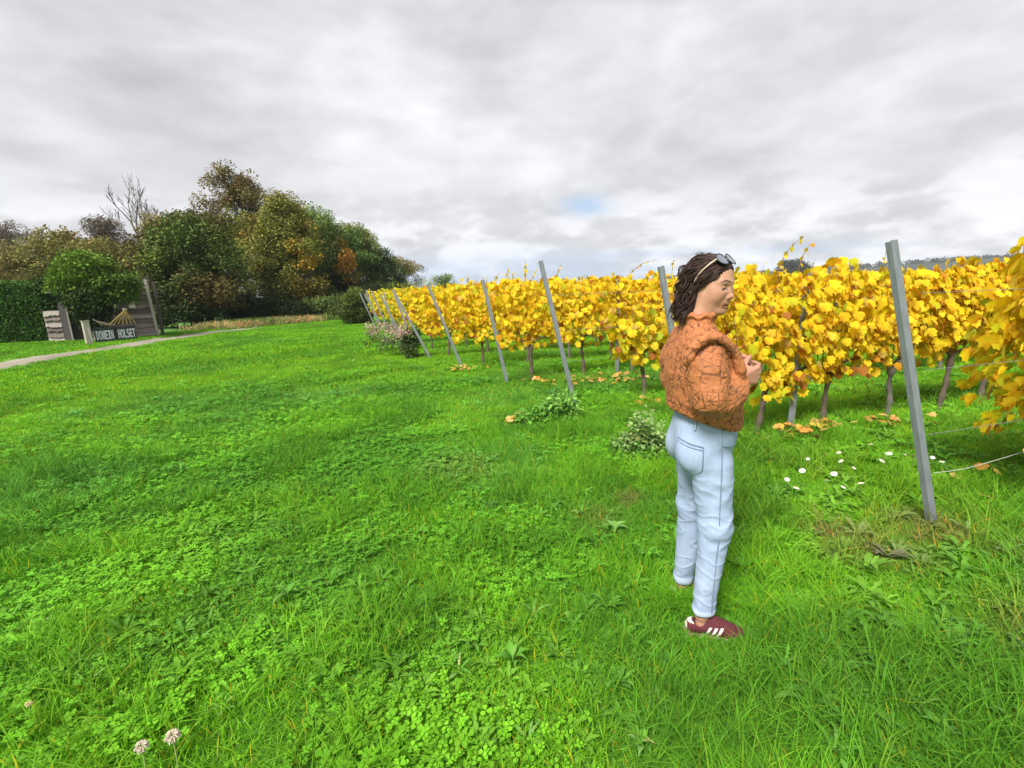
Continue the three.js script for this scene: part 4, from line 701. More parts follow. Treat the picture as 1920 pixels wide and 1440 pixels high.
  const bodyGeo = nets((x, y, z) => {
    let d = ell(x, y, z, [-0.02, 1.2, 0], [0.095, 0.19, 0.14]); d = smin(d, ell(x, y, z, [0, 0.93, 0], [0.095, 0.14, 0.135]), 0.08);
    for (const s of [-1, 1]) { d = smin(d, cone(x, y, z, HIP(s), KNEE(s), 0.072, 0.05), 0.04); d = smin(d, cone(x, y, z, KNEE(s), ANK(s), 0.048, 0.033), 0.02); d = smin(d, cone(x, y, z, [ANK(s)[0], 0.05, ANK(s)[2]], [ANK(s)[0] + 0.09, 0.032, ANK(s)[2] + 0.015], 0.028, 0.018), 0.012); d = smin(d, cone(x, y, z, SH(s), EL(s), 0.045, 0.037), 0.03); d = smin(d, cone(x, y, z, EL(s), WR(s), 0.036, 0.026), 0.02); }
    return smin(d, cone(x, y, z, [-0.045, 1.33, 0], [-0.035, 1.40, 0], 0.062, 0.055), 0.03);
  }, [-0.2, 0.0, -0.32], [0.22, 1.42, 0.32], 0.010);
  paint(bodyGeo, (x, y) => [skin[0] * 0.98, skin[1] * 0.96, skin[2] * 0.96]);
  const body = part(W, 'body', merge([headGeo, bodyGeo, rightHand, leftHand]), new THREE.MeshPhysicalMaterial({ vertexColors: true, roughness: 0.55, specularIntensity: 0.6 }));
  body.userData.label = 'face turned a little towards the camera, bare hands held together';

  // ---- jeans
  const jeansSDF = (x, y, z) => {
    let d = ell(x, y, z, [0.005, 0.935, 0], [0.128, 0.16, 0.165]);
    for (const s of [-1, 1]) {
      d = smin(d, ell(x, y, z, [-0.048, 0.845, s * 0.072], [0.085, 0.09, 0.088]), 0.05);
      const leg = smin(cone(x, y, z, [0.012, 0.80, s * 0.082], KNEE(s), 0.088, 0.064), cone(x, y, z, KNEE(s), [ANK(s)[0] + 0.002, 0.08, ANK(s)[2]], 0.064, 0.042), 0.03);
      d = smin(d, leg, 0.025);
    }
    return smax(d, (z > 0 ? 0.112 : 0.102) - y, 0.006);
  };
  const jeansGeo = nets(jeansSDF, [-0.19, 0.08, -0.24], [0.2, 1.06, 0.24], 0.004);
  displace(jeansGeo, (x, y, z) => {
    const leg = sstep(0.8, 0.7, y), knee = Math.exp(-(((y - 0.52) / 0.1) ** 2)), cuff = sstep(0.32, 0.13, y), hip = Math.exp(-(((y - 0.74) / 0.07) ** 2));
    const sd = z > 0 ? 1 : -1, r = 1 - Math.abs(noise3((x + z * sd) * 9 + y * 16 + 3, y * 13 - x * 12, z * 6)) * 2.2, r2 = 1 - Math.abs(noise3(x * 12 - y * 9, y * 11 + z * 8, z * 10 + 5)) * 2, f = noise3(x * 16, y * 9, z * 16), sh = Math.max(0, 1 - 4 * Math.abs(noise3(x * 10 + 14 * y, y * 16 - 9 * x, z * 9 + 8)));
    return 0.0042 * Math.max(0.1, knee, hip * 0.9, cuff * 0.7) * r * (0.4 + leg * 0.6) + 0.0022 * r2 * leg + 0.0025 * f + 0.0024 * sh * leg + (y < 0.135 ? 0.0025 : 0);
  });
  paint(jeansGeo, (x, y, z) => {
    const fade = 0.92 + 0.13 * noise3(x * 9, y * 5, z * 9) + 0.06 * noise3(x * 30, y * 14, z * 30) + 0.05 * noise3(x * 110, y * 60, z * 110), worn = 0.6 * sstep(0.0, 0.5, noise3(x * 6 + 4, y * 4, z * 6));
    let c = [0.335 + 0.05 * worn, 0.415 + 0.05 * worn, 0.585 + 0.04 * worn].map((v) => v * fade);
    const hem = Math.min(Math.abs(y - 0.128), Math.abs(y - 0.118)) < 0.0035; if (hem) c = [0.5, 0.56, 0.64];
    return c;
  });
  const denim = new THREE.MeshStandardMaterial({ vertexColors: true, roughness: 0.92 });
  const jeans = part(W, 'jeans', jeansGeo, denim);
  const onto = (f, pts, push, dirIn, from = 0.25) => pts.map(([a, y]) => { // walk from outside along a heading on to the surface
    const dx = Math.cos(a), dz = Math.sin(a), q = dirIn || [0, 0]; let t = from; for (let i = 0; i < 60; i++) { const d = f(q[0] + dx * t, y, q[1] + dz * t); if (d < 0.0004) break; t -= d * 0.7; } return [q[0] + dx * (t + push), y, q[1] + dz * (t + push)];
  });
  const seam = std(0.17, 0.23, 0.33, 0.9);
  const lineOn = (parent, name, pts, r, axis, m = seam) => part(parent, name, tube(onto(jeansSDF, pts, 0.0028, axis), r, 5, pts.length * 5), m);
  // right back pocket, facing back and to her right; angles are measured from +x towards +z
  const rad = (d) => d * DEG, PK = [0, 0.03];
  const pocket = part(jeans, 'back_pocket', merge([tube(onto(jeansSDF, [[rad(169), 0.917], [rad(152), 0.914], [rad(133), 0.908], [rad(114), 0.902]], 0.003, PK), 0.0026, 5, 16), tube(onto(jeansSDF, [[rad(169), 0.904], [rad(152), 0.901], [rad(133), 0.895], [rad(114), 0.889]], 0.003, PK), 0.0016, 5, 16), tube(onto(jeansSDF, [[rad(114), 0.902], [rad(114), 0.85], [rad(116), 0.795], [rad(136), 0.772], [rad(160), 0.792], [rad(167), 0.85], [rad(169), 0.917]], 0.0026, PK), 0.0022, 5, 40)]), seam);
  pocket.userData.label = 'stitched right back pocket of the jeans';
  lineOn(jeans, 'side_seam', [[rad(86), 0.98], [rad(86), 0.9], [rad(86), 0.8], [rad(85), 0.7], [rad(84), 0.6], [rad(84), 0.5], [rad(86), 0.4], [rad(88), 0.3], [rad(90), 0.2], [rad(90), 0.13]], 0.0022, [0.012, 0.1]);
  lineOn(jeans, 'front_pocket', [[rad(80), 0.905], [rad(66), 0.9], [rad(52), 0.91], [rad(44), 0.93]], 0.0026, [0.0, 0.03]);
  lineOn(jeans, 'belt_loop', [[rad(128), 0.965], [rad(128), 0.985], [rad(128), 1.0]], 0.005, [0, 0.02], std(0.33, 0.42, 0.53, 0.9));

  // ---- quilted jacket
  const PROF = [[0.88, 0.002, 0.146, 0.18], [0.95, 0.0, 0.150, 0.188], [1.03, 0.0, 0.151, 0.193], [1.12, -0.006, 0.150, 0.198], [1.19, -0.014, 0.150, 0.204], [1.27, -0.027, 0.128, 0.2], [1.33, -0.036, 0.1, 0.172], [1.365, -0.042, 0.08, 0.125], [1.395, -0.045, 0.068, 0.082], [1.43, -0.04, 0.064, 0.068], [1.48, -0.04, 0.06, 0.06]];
  const prof = (y) => { let i = 0; while (i < PROF.length - 2 && y > PROF[i + 1][0]) i++; const t = clamp((y - PROF[i][0]) / (PROF[i + 1][0] - PROF[i][0])); return [1, 2, 3].map((k) => mix(PROF[i][k], PROF[i + 1][k], t)); };
  const hem = (x) => 1.03 - (x + 0.165) * 0.29;
  const sleeves = [[[[-0.05, 1.31, 0.15], 0.062], [[-0.072, 1.225, 0.196], 0.074], [[-0.07, 1.135, 0.22], 0.072], [[-0.02, 1.115, 0.21], 0.065], [[0.028, 1.138, 0.185], 0.059], [[0.058, 1.163, 0.165], 0.044], [[0.07, 1.172, 0.158], 0.034]], [[[-0.03, 1.315, -0.15], 0.072], [[-0.045, 1.22, -0.205], 0.08], [[-0.03, 1.12, -0.235], 0.078], [[0.03, 1.12, -0.2], 0.07], [[0.07, 1.17, -0.12], 0.06], [[0.075, 1.2, -0.055], 0.045], [[0.074, 1.206, -0.03], 0.036]]];
  const FR = [[[-0.150, 1.26, 0.195], [-0.140, 1.32, 0.208], [-0.09, 1.362, 0.212], [-0.025, 1.352, 0.21], [0.03, 1.295, 0.205], [0.058, 1.22, 0.2], [0.06, 1.16, 0.185]], [[-0.05, 1.35, -0.18], [0.02, 1.32, -0.185], [0.055, 1.2, -0.19]]];
  const jacketSDF = (x, y, z) => {
    const [cx, a, b] = prof(y), q = Math.hypot((x - cx) / a, z / b); let d = (q - 1) * Math.min(a, b) * 0.92;
    d = smax(d, hem(x) - y, 0.02); d = smax(d, y - 1.437, 0.012);
    for (const sl of sleeves) { let e = 9; for (let i = 0; i < sl.length - 1; i++) e = smin(e, cone(x, y, z, sl[i][0], sl[i + 1][0], sl[i][1], sl[i + 1][1]), 0.02); d = smin(d, e, 0.014); }
    for (const fr of FR) { let e = 9; for (let i = 0; i < fr.length - 1; i++) e = Math.min(e, cone(x, y, z, fr[i], fr[i + 1], 0.019, 0.019)); d = smin(d, e, 0.006); }
    { const t = Math.hypot(Math.hypot((x + 0.042) / 1.0, z / 1.05) - 0.066, y - 1.428 - 0.006 * Math.sin(Math.atan2(z, x + 0.04) * 9)) - 0.0125; d = smin(d, t, 0.008); }
    return d;
  };
  const jacketGeo = nets(jacketSDF, [-0.21, 0.86, -0.33], [0.19, 1.47, 0.32], 0.0022);
  {
    const p = jacketGeo.attributes.position, n = jacketGeo.attributes.normal, R = rng(31), stars = [];
    for (let tries = 0; tries < 16000 && stars.length < 460; tries++) { const i = R() * p.count | 0, x = p.getX(i), y = p.getY(i), z = p.getZ(i); if (stars.every((s) => (s.x - x) ** 2 + (s.y - y) ** 2 + (s.z - z) ** 2 > 0.048 ** 2)) { const nn = new THREE.Vector3(n.getX(i), n.getY(i), n.getZ(i)), u = new THREE.Vector3(0.3, 1, 0.2).cross(nn).normalize(), w = new THREE.Vector3().crossVectors(nn, u); stars.push({ x, y, z, u, w, m: 6 + (R() * 3 | 0), a0: R() * 6.28, off: R() * 9 }); } }
    const line = new Float32Array(p.count);
    for (let i = 0; i < p.count; i++) {
      const x = p.getX(i), y = p.getY(i), z = p.getZ(i); let d1 = 9, d2 = 9, b = null;
      for (const s of stars) { const d = (s.x - x) ** 2 + (s.y - y) ** 2 + (s.z - z) ** 2; if (d < d1) { d2 = d1; d1 = d; b = s; } else if (d < d2) d2 = d; }
      d1 = Math.sqrt(d1); d2 = Math.sqrt(d2);
      const gx = x - b.x, gy = y - b.y, gz = z - b.z, uu = gx * b.u.x + gy * b.u.y + gz * b.u.z, ww = gx * b.w.x + gy * b.w.y + gz * b.w.z, th = Math.atan2(ww, uu) + b.a0 + 1.0 * noise3(x * 30, y * 30, z * 30 + b.off) * clamp(d1 / 0.025), st = 6.2832 / b.m;
      let k = ((th % st) + st) % st; k = Math.min(k, st - k); const ray = k * d1 + (d1 > 0.034 ? (d1 - 0.034) : 0) + (noise3(x * 26, y * 26, z * 26 + 40) > 0.3 ? 0.004 : 0), edge = (d2 - d1) * 0.5 + (noise3(x * 18, y * 18, z * 18) > 0.0 ? 0.006 : 0) + 0.003 * noise3(x * 45, y * 45, z * 45);
      line[i] = Math.max(0, Math.min(ray, Math.abs(edge)));
    }
    displace(jacketGeo, (x, y, z, i) => 0.0014 * Math.min(1, line[i] / 0.005) - 0.003 + 0.0024 * noise3(x * 22, y * 22, z * 22) + 0.0016 * (1 - 2 * Math.abs(noise3(x * 48, y * 48, z * 48))) + 0.0042 * (1 - 2 * Math.abs(noise3(x * 13 + 2, y * 16, z * 13))) * sstep(0.13, 0.19, z));
    paint(jacketGeo, (x, y, z, i) => { const w = sstep(0.0023, 0.0010, line[i]) * (0.7 + 0.4 * noise3(x * 30, y * 30, z * 30 + 4)), k = 0.94 + 0.12 * noise3(x * 12, y * 12, z * 12) + 0.14 * noise3(x * 95, y * 95, z * 95); return [mix(0.42, 0.05, w) * k, mix(0.145, 0.016, w) * k, mix(0.047, 0.010, w) * k]; });
  }
  const jacket = part(W, 'jacket', jacketGeo, new THREE.MeshPhysicalMaterial({ vertexColors: true, roughness: 0.75, sheen: 0.4, sheenRoughness: 0.5, sheenColor: C(0.5, 0.3, 0.2) }));
  jacket.userData.label = 'orange quilted jacket with dark stitched star pattern and ruffled shoulder';

  // ---- hair: a close cap and many wavy locks falling to the shoulders
  const hairLine = (y) => y > 0.02 ? 0.048 + 0.42 * (y - 0.02) : 0.048 - 1.15 * (0.02 - y);
  const massSDF = (x, y, z) => smin(ell(x, y, z, [-0.074, 1.47, 0.0], [0.036, 0.075, 0.066]), ell(x, y, z, [-0.05, 1.52, 0.0], [0.05, 0.06, 0.066]), 0.03);
  const capSDF = (x, y, z) => smax(ell(x, y, z, [-0.016, 0.037, 0], [0.100, 0.0855, 0.081]), Math.max(x - hairLine(y), -0.06 - y), 0.008);
  const capGeo = nets((x, y, z) => { const h = toHead(x, y, z); return smin(capSDF(h.x, h.y, h.z), smax(massSDF(x, y, z), h.x - Math.min(0.0, hairLine(h.y)) + 0.006, 0.01), 0.02); }, [-0.16, 1.38, -0.13], [0.12, 1.69, 0.14], 0.0036);
  displace(capGeo, (x, y, z) => { const h = toHead(x, y, z), a = Math.atan2(h.z, h.y + 0.02); return 0.0022 * Math.sin(a * 60 + 4 * noise3(h.x * 30, h.y * 30, h.z * 30)) * 0.8 + 0.002 * noise3(h.x * 14, a * 26, 3); });
  paint(capGeo, () => [0.03, 0.016, 0.0125]);
  const locks = [capGeo], RL = rng(4242), push = new THREE.Vector3();
  for (let i = 0; i < 1500; i++) {
    // roots over the crown, the sides and the back
    const az = (RL() * 2 - 1) * 2.8, up = -0.01 + RL() * 0.125, ring = Math.sqrt(Math.max(0.02, 1 - ((up - 0.037) / 0.0855) ** 2));
    let rx = -0.016 - Math.cos(az) * 0.100 * ring, rz = Math.sin(az) * 0.081 * ring; if (rx > hairLine(up) - 0.004) rx = hairLine(up) - 0.006 - RL() * 0.02;
    const p = fromHead(rx, up, rz), pts = [p.clone()], ph = RL() * 6.28, amp = 0.004 + RL() * 0.009, fr = 60 + RL() * 60, back = fromHead(-1, 0, 0).sub(HC).normalize();
    const endY = 1.405 + RL() * 0.075, n = 22, vel = back.clone(), wide = 0.004 + RL() * RL() * 0.04; let len = 0;
    for (let k = 1; k <= n; k++) {
      const st = 0.0135; len += st;
      // comb it back along the skull, then let it fall
      const h0 = toHead(p.x, p.y, p.z).clone(), side = clamp(Math.abs(h0.z) / 0.07), over = h0.x > -0.05 && h0.y > 0.02;
      vel.addScaledVector(new THREE.Vector3(0, -1, 0), over ? 0.16 + 0.3 * side : 0.9).addScaledVector(back, over ? 0.35 : -0.1).normalize(); p.addScaledVector(vel, st);
      const h = toHead(p.x, p.y, p.z), out = new THREE.Vector3((h.x + 0.016) / 0.0108, (h.y - 0.037) / 0.0078, h.z / 0.007).normalize(), dd = ell(h.x, h.y, h.z, [-0.016, 0.037, 0], [0.101, 0.0865, 0.082]), need = 0.002 + wide * clamp((k - 5) / 8) * (h.y < 0.06 ? 1 : 0.2);
      if (h.y > -0.05 && dd < need) { const o = fromHead(out.x, out.y, out.z).sub(HC); p.addScaledVector(o, need - dd); }
      const hh = toHead(p.x, p.y, p.z).clone(), lim = hairLine(hh.y) - 0.012; if (hh.y < 0.03 && hh.x > Math.max(lim, -0.012)) p.addScaledVector(back, hh.x - Math.max(lim, -0.012));
      if (hh.y < -0.01) { p.x -= 0.0014 * (0.2 + wide * 60) * (hh.y < -0.08 ? 1.8 : 1); p.z *= 0.995; }
      const dj = jacketSDF(p.x, p.y, p.z); if (dj < 0.008) { const o = new THREE.Vector3(p.x + 0.03, 0.1, p.z).normalize(); p.addScaledVector(o, Math.min(0.03, 0.008 - dj)); }
      const w = clamp(k / 7 - 0.35), q = p.clone().add(new THREE.Vector3(Math.cos(ph + len * fr) * amp * w, Math.sin(ph * 2 + len * fr) * amp * 0.5 * w, Math.sin(ph + len * fr) * amp * w)); pts.push(q);
      if (p.y < endY) break;
    }
    if (pts.length < 4) continue;
    const t = 0.6 + RL() * 0.8, r0 = 0.0008 + RL() * 0.0016;
    locks.push(paint(tube(pts, (s) => r0 * (0.6 + 0.8 * Math.sin(Math.PI * (0.12 + 0.8 * s))) * (s > 0.9 ? 0.6 : 1), 4, pts.length * 2), () => [0.04 * t, 0.021 * t, 0.016 * t]));
  }
  for (let i = 0; i < 14; i++) { const a = (RL() - 0.5) * 1.6, b = fromHead(0.0 - RL() * 0.05, 0.115, a * 0.05); locks.push(paint(tube([b, b.clone().add(new THREE.Vector3(-0.01, 0.006 + RL() * 0.008, 0.01)), b.clone().add(new THREE.Vector3(-0.035 - RL() * 0.02, 0.002, 0.012))], 0.0007, 3, 6), () => [0.03, 0.017, 0.013])); }
  const hair = part(W, 'hair', merge(locks), new THREE.MeshPhysicalMaterial({ vertexColors: true, roughness: 0.5, specularIntensity: 0.5 }));
  hair.userData.label = 'dark brown wavy shoulder-length hair swept back';

  // ---- sunglasses pushed up on the hair
  const sg = new THREE.Group(); sg.name = 'sunglasses'; W.add(sg); sg.userData.label = 'dark round sunglasses pushed up on the hair';
  const black = std(0.02, 0.018, 0.018, 0.3), creamArm = std(0.62, 0.46, 0.36, 0.4), lensMat = new THREE.MeshPhysicalMaterial({ color: C(0.13, 0.15, 0.19), roughness: 0.1, clearcoat: 1 });
  const gq = new THREE.Quaternion().setFromEuler(new THREE.Euler(0, 0, 52 * DEG)), G = (x, y, z) => { const v = new THREE.Vector3(x, y, z).applyQuaternion(gq); return fromHead(v.x + 0.034, v.y + 0.097, v.z); };
  for (const s of [-1, 1]) {
    const ringPts = []; for (let k = 0; k <= 20; k++) { const a = k / 20 * 6.2832; ringPts.push(G(0.018 - 0.006 * Math.max(0, Math.cos(a)), Math.sin(a) * 0.027, s * (0.034 + Math.cos(a) * 0.03))); }
    part(sg, 'rim', tube(ringPts, 0.0024, 6, 40, false), black);
    const lp = [], li = []; const c = G(0.0195, 0, s * 0.032); lp.push(c.x, c.y, c.z); for (let k = 0; k < 20; k++) { const q = ringPts[k]; lp.push(q.x, q.y, q.z); } for (let k = 0; k < 20; k++) li.push(0, 1 + k, 1 + (k + 1) % 20); for (let k = 0; k < 20; k++) li.push(0, 1 + (k + 1) % 20, 1 + k);
    const lg = geo(lp, li.slice(0, 60)); part(sg, 'lens', lg, Object.assign(lensMat, { side: THREE.DoubleSide }));
    part(sg, 'temple', tube([G(0.012, 0.006, s * 0.061), G(-0.02, 0.004, s * 0.082), G(-0.075, 0.0, s * 0.089), G(-0.112, -0.012, s * 0.086)], [0.0030, 0.0032, 0.0028, 0.0022], 6, 16), creamArm);
  }
  part(sg, 'bridge', tube([G(0.018, 0.007, -0.008), G(0.021, 0.009, 0), G(0.018, 0.007, 0.008)], 0.002, 6, 6), black);

  // ---- shoes
  for (const s of [1, -1]) {
    const sh = new THREE.Group(); sh.name = 'shoe'; W.add(sh); sh.position.set(ANK(s)[0], -0.006, ANK(s)[2]); sh.rotation.y = s > 0 ? -0.2 : 0.12;
    const f = (x, y, z) => { let d = cone(x, y, z, [-0.038, 0.045, 0], [0.045, 0.05, 0], 0.033, 0.036); d = smin(d, cone(x, y, z, [0.045, 0.046, 0], [0.115, 0.032, 0.004], 0.037, 0.036), 0.02); d = smin(d, ell(x, y, z, [0.135, 0.03, 0.004], [0.047, 0.028, 0.038]), 0.02); d = smin(d, cone(x, y, z, [0.035, 0.078, 0], [0.09, 0.05, 0], 0.026, 0.03), 0.02); d = smax(d, cone(x, y, z, [-0.02, 0.2, 0], [-0.012, 0.072, 0], 0.05, 0.03) * -1, 0.005); return smax(d, 0.016 - y, 0.004); };
    const up = part(sh, 'upper', paint(nets(f, [-0.09, 0, -0.06], [0.2, 0.125, 0.06], 0.003), (x, y, z) => { const k = 0.9 + 0.2 * noise3(x * 70, y * 70, z * 70); return x < -0.064 || (y > 0.068 && x < 0.0) ? [0.62 * k, 0.57 * k, 0.48 * k] : [0.105 * k, 0.016 * k, 0.024 * k]; }), new THREE.MeshStandardMaterial({ vertexColors: true, roughness: 0.85 }));
    const so = new THREE.Shape(); so.moveTo(-0.074, 0); so.bezierCurveTo(-0.076, 0.04, -0.03, 0.034, 0.02, 0.032); so.bezierCurveTo(0.07, 0.034, 0.09, 0.046, 0.13, 0.044); so.bezierCurveTo(0.19, 0.04, 0.19, -0.04, 0.13, -0.04); so.bezierCurveTo(0.09, -0.04, 0.07, -0.034, 0.02, -0.032); so.bezierCurveTo(-0.03, -0.034, -0.076, -0.04, -0.074, 0);
    const sg2 = new THREE.ExtrudeGeometry(so, { depth: 0.015, bevelEnabled: true, bevelSize: 0.003, bevelThickness: 0.003, bevelSegments: 2, curveSegments: 10 }); sg2.rotateX(-Math.PI / 2); sg2.translate(0, 0.001, 0); part(sh, 'sole', bare(sg2), std(0.3, 0.22, 0.14, 0.7));
    for (const side of [1, -1]) for (let k = 0; k < 3; k++) {
      const x0 = 0.012 + k * 0.024, pts = []; for (let j = 0; j <= 6; j++) { const y = mix(0.02, 0.066, j / 6), x = x0 + (y - 0.02) * 0.45; let z = 0.06; for (let q = 0; q < 40; q++) { const d = f(x, y, z * side); if (d < 0.0003) break; z -= d * 0.7; } pts.push([x, y, (z + 0.0008) * side]); }
      const pos = [], idx = []; pts.forEach(([x, y, z], j) => { pos.push(x - 0.0065, y, z, x + 0.0065, y, z); if (j < 6) { const a = j * 2; idx.push(a, a + 1, a + 3, a, a + 3, a + 2); } }); 
      part(up, 'stripe', geo(pos, idx), std(0.78, 0.76, 0.70, 0.6, { side: THREE.DoubleSide }));
    }
    if (s > 0) sh.userData.label = 'dark red shoe with three white stripes in the grass'; else sh.userData.label = 'dark red far shoe hidden in the grass';
  }
}

// ---------------------------------------------------------------- small plants, fallen leaves, the far hill
const FALLEN = [[0.62, 0.36, 0.10], [0.66, 0.42, 0.15], [0.55, 0.27, 0.06], [0.68, 0.45, 0.08], [0.48, 0.25, 0.09]].map((c) => leafy(c[0], c[1], c[2], 0.2, { vertexColors: true, roughness: 0.8 }));
{
  const R = rng(909);
  const heaps = [[2.62, -4.36, 0.2, 16, 'in the heap below the woman\'s hands'], [2.95, -4.5, 0.22, 22, 'in the heap round the upright line post'], [3.25, -4.62, 0.2, 10, 'at the second trunk of the second row'], [3.8, -4.72, 0.16, 9, 'in the small heap in the second row'], [4.25, -4.75, 0.35, 7, 'scattered behind the tallest leaning post'], [1.5, -7.35, 0.5, 40, 'in the long drift under the fourth vine row'], [1.15, -7.1, 0.4, 18, 'left end of the drift under the fourth row'], [1.8, -5.85, 0.16, 12, 'round the trunk of the low lime vine'], [0.45, -7.1, 0.3, 12, 'by the second post left of the woman'], [-0.85, -8.85, 0.3, 14, 'at the third post left of the woman'], [0.12, -5.35, 0.12, 10, 'against the green weed clump'], [3.3, -3.1, 0.35, 4, 'right of the tallest leaning post']];
  for (const [x0, z0, r, n, where] of heaps) for (let i = 0; i < n; i++) {
    const a = R() * 6.283, d = Math.sqrt(R()) * r, x = x0 + Math.cos(a) * d * 1.35, z = z0 + Math.sin(a) * d * 0.7;
    const m = single('fallen_leaf', `yellow vine leaf fallen ${where}`, 'leaf', VLEAF[R() * 4 | 0], FALLEN[R() * 5 | 0], `fallen leaves ${where}`);
    m.rotation.order = 'YXZ'; m.position.set(x, groundH(x, z) + 0.075 + R() * 0.035, z); m.rotation.set((R() - 0.5) * 1.2 + (R() < 0.3 ? 3.1 : 0), R() * 6.283, (R() - 0.5) * 1.1); m.scale.setScalar(0.65 + R() * 0.4);
  }
}
// oxeye daisies between the near posts
{
  const R = rng(311), petals = (() => { const list = []; for (let k = 0; k < 15; k++) { const a = k / 15 * 6.283; const g = geo([0.004, 0, 0, 0.015, 0.001, 0.0042, 0.027, -0.003, 0.0022, 0.027, -0.003, -0.0022, 0.015, 0.001, -0.0042], [0, 1, 2, 0, 2, 3, 0, 3, 4]); g.rotateY(a); list.push(g); } return merge(list); })();
  const white = std(0.66, 0.65, 0.6, 0.7, { side: THREE.DoubleSide }), yolk = std(0.62, 0.42, 0.05, 0.8), stalk = std(0.09, 0.17, 0.03, 0.8), disc = new THREE.SphereGeometry(0.0068, 8, 5, 0, 6.3, 0, 1.6); disc.deleteAttribute('uv');
  const spots = [[1.96, -3.16], [1.99, -3.08], [2.32, -3.49], [2.36, -3.42], [2.5, -3.59], [2.57, -3.47], [2.63, -3.40], [2.28, -3.04], [3.01, -3.56], [3.11, -3.53], [3.83, -4.07], [3.06, -3.82], [3.34, -3.53], [3.28, -3.38], [2.86, -3.44], [2.37, -3.27], [2.42, -3.06], [2.23, -3.14], [3.15, -3.5], [2.7, -3.7], [2.15, -3.3]].sort((a, b) => a[0] / a[1] - b[0] / b[1]).reverse();
  spots.forEach(([x, z], i) => {
    const t = thing('daisy', i < 11 ? `white daisy, ${ORD[i]} from the left in the patch right of the woman` : `white daisy, ${ORD[20 - i]} from the right, by the tallest leaning post`, 'flower', [x, groundH(x, z), z], R() * 6.28, 'daisies between the near posts');
    const h = 0.10 + R() * 0.06, s = 0.5 + R() * 0.42, lx = (R() - 0.5) * 0.03;
    part(t, 'stem', tube([[0, -0.01, 0], [lx * 0.3, h * 0.5, 0], [lx, h, 0]], 0.0016, 4, 5), stalk);
    const p = part(t, 'petals', petals, white), c = part(t, 'centre', disc, yolk); for (const q of [p, c]) { q.position.set(lx, h, 0); q.scale.setScalar(s); q.rotation.set((R() - 0.5) * 1.1, 0, (R() - 0.5) * 1.1); } c.rotation.copy(p.rotation);
  });
}
// two pale seed heads and a small pale bloom in the lower left corner
{
  const R = rng(71), pale = std(0.58, 0.49, 0.38, 0.9), stem = std(0.22, 0.3, 0.1, 0.8);
  const headGeoS = (() => { const list = []; for (let k = 0; k < 90; k++) { const c = R() * 2 - 1, a = R() * 6.283, q = Math.sqrt(1 - c * c), d = new THREE.Vector3(Math.cos(a) * q, c * 0.9, Math.sin(a) * q); list.push(tube([d.clone().multiplyScalar(0.008), d.clone().multiplyScalar(0.018), d.clone().multiplyScalar(0.023).add(new THREE.Vector3(0, -0.002, 0))], [0.0012, 0.0024, 0.0008], 4, 3)); } return merge(list); })();
  for (const [x, z, h, s, l] of [[-1.265, -1.285, 0.13, 0.95, 'pale dried clover head on a stalk, lower left, the nearer of two'], [-1.17, -1.30, 0.15, 1.05, 'pale dried clover head on a stalk, lower left, the farther of two']]) { const t = thing('seed_head', l, 'flower', [x, groundH(x, z), z]); part(t, 'stem', tube([[0.02, -0.01, 0.03], [0.008, h * 0.6, 0.01], [0, h, 0]], 0.0022, 5, 6), stem); const m = part(t, 'head', headGeoS, pale); m.position.y = h; m.scale.setScalar(s); }
  const t = thing('yellow_bloom', 'small pale yellow bloom at the left edge of the foreground', 'flower', [-1.86, groundH(-1.86, -1.5), -1.5]); part(t, 'stem', tube([[0, -0.01, 0], [0, 0.1, 0]], 0.0015, 4, 3), stem); const m = part(t, 'head', headGeoS, std(0.72, 0.62, 0.32, 0.9)); m.position.y = 0.1; m.scale.setScalar(0.55);
}
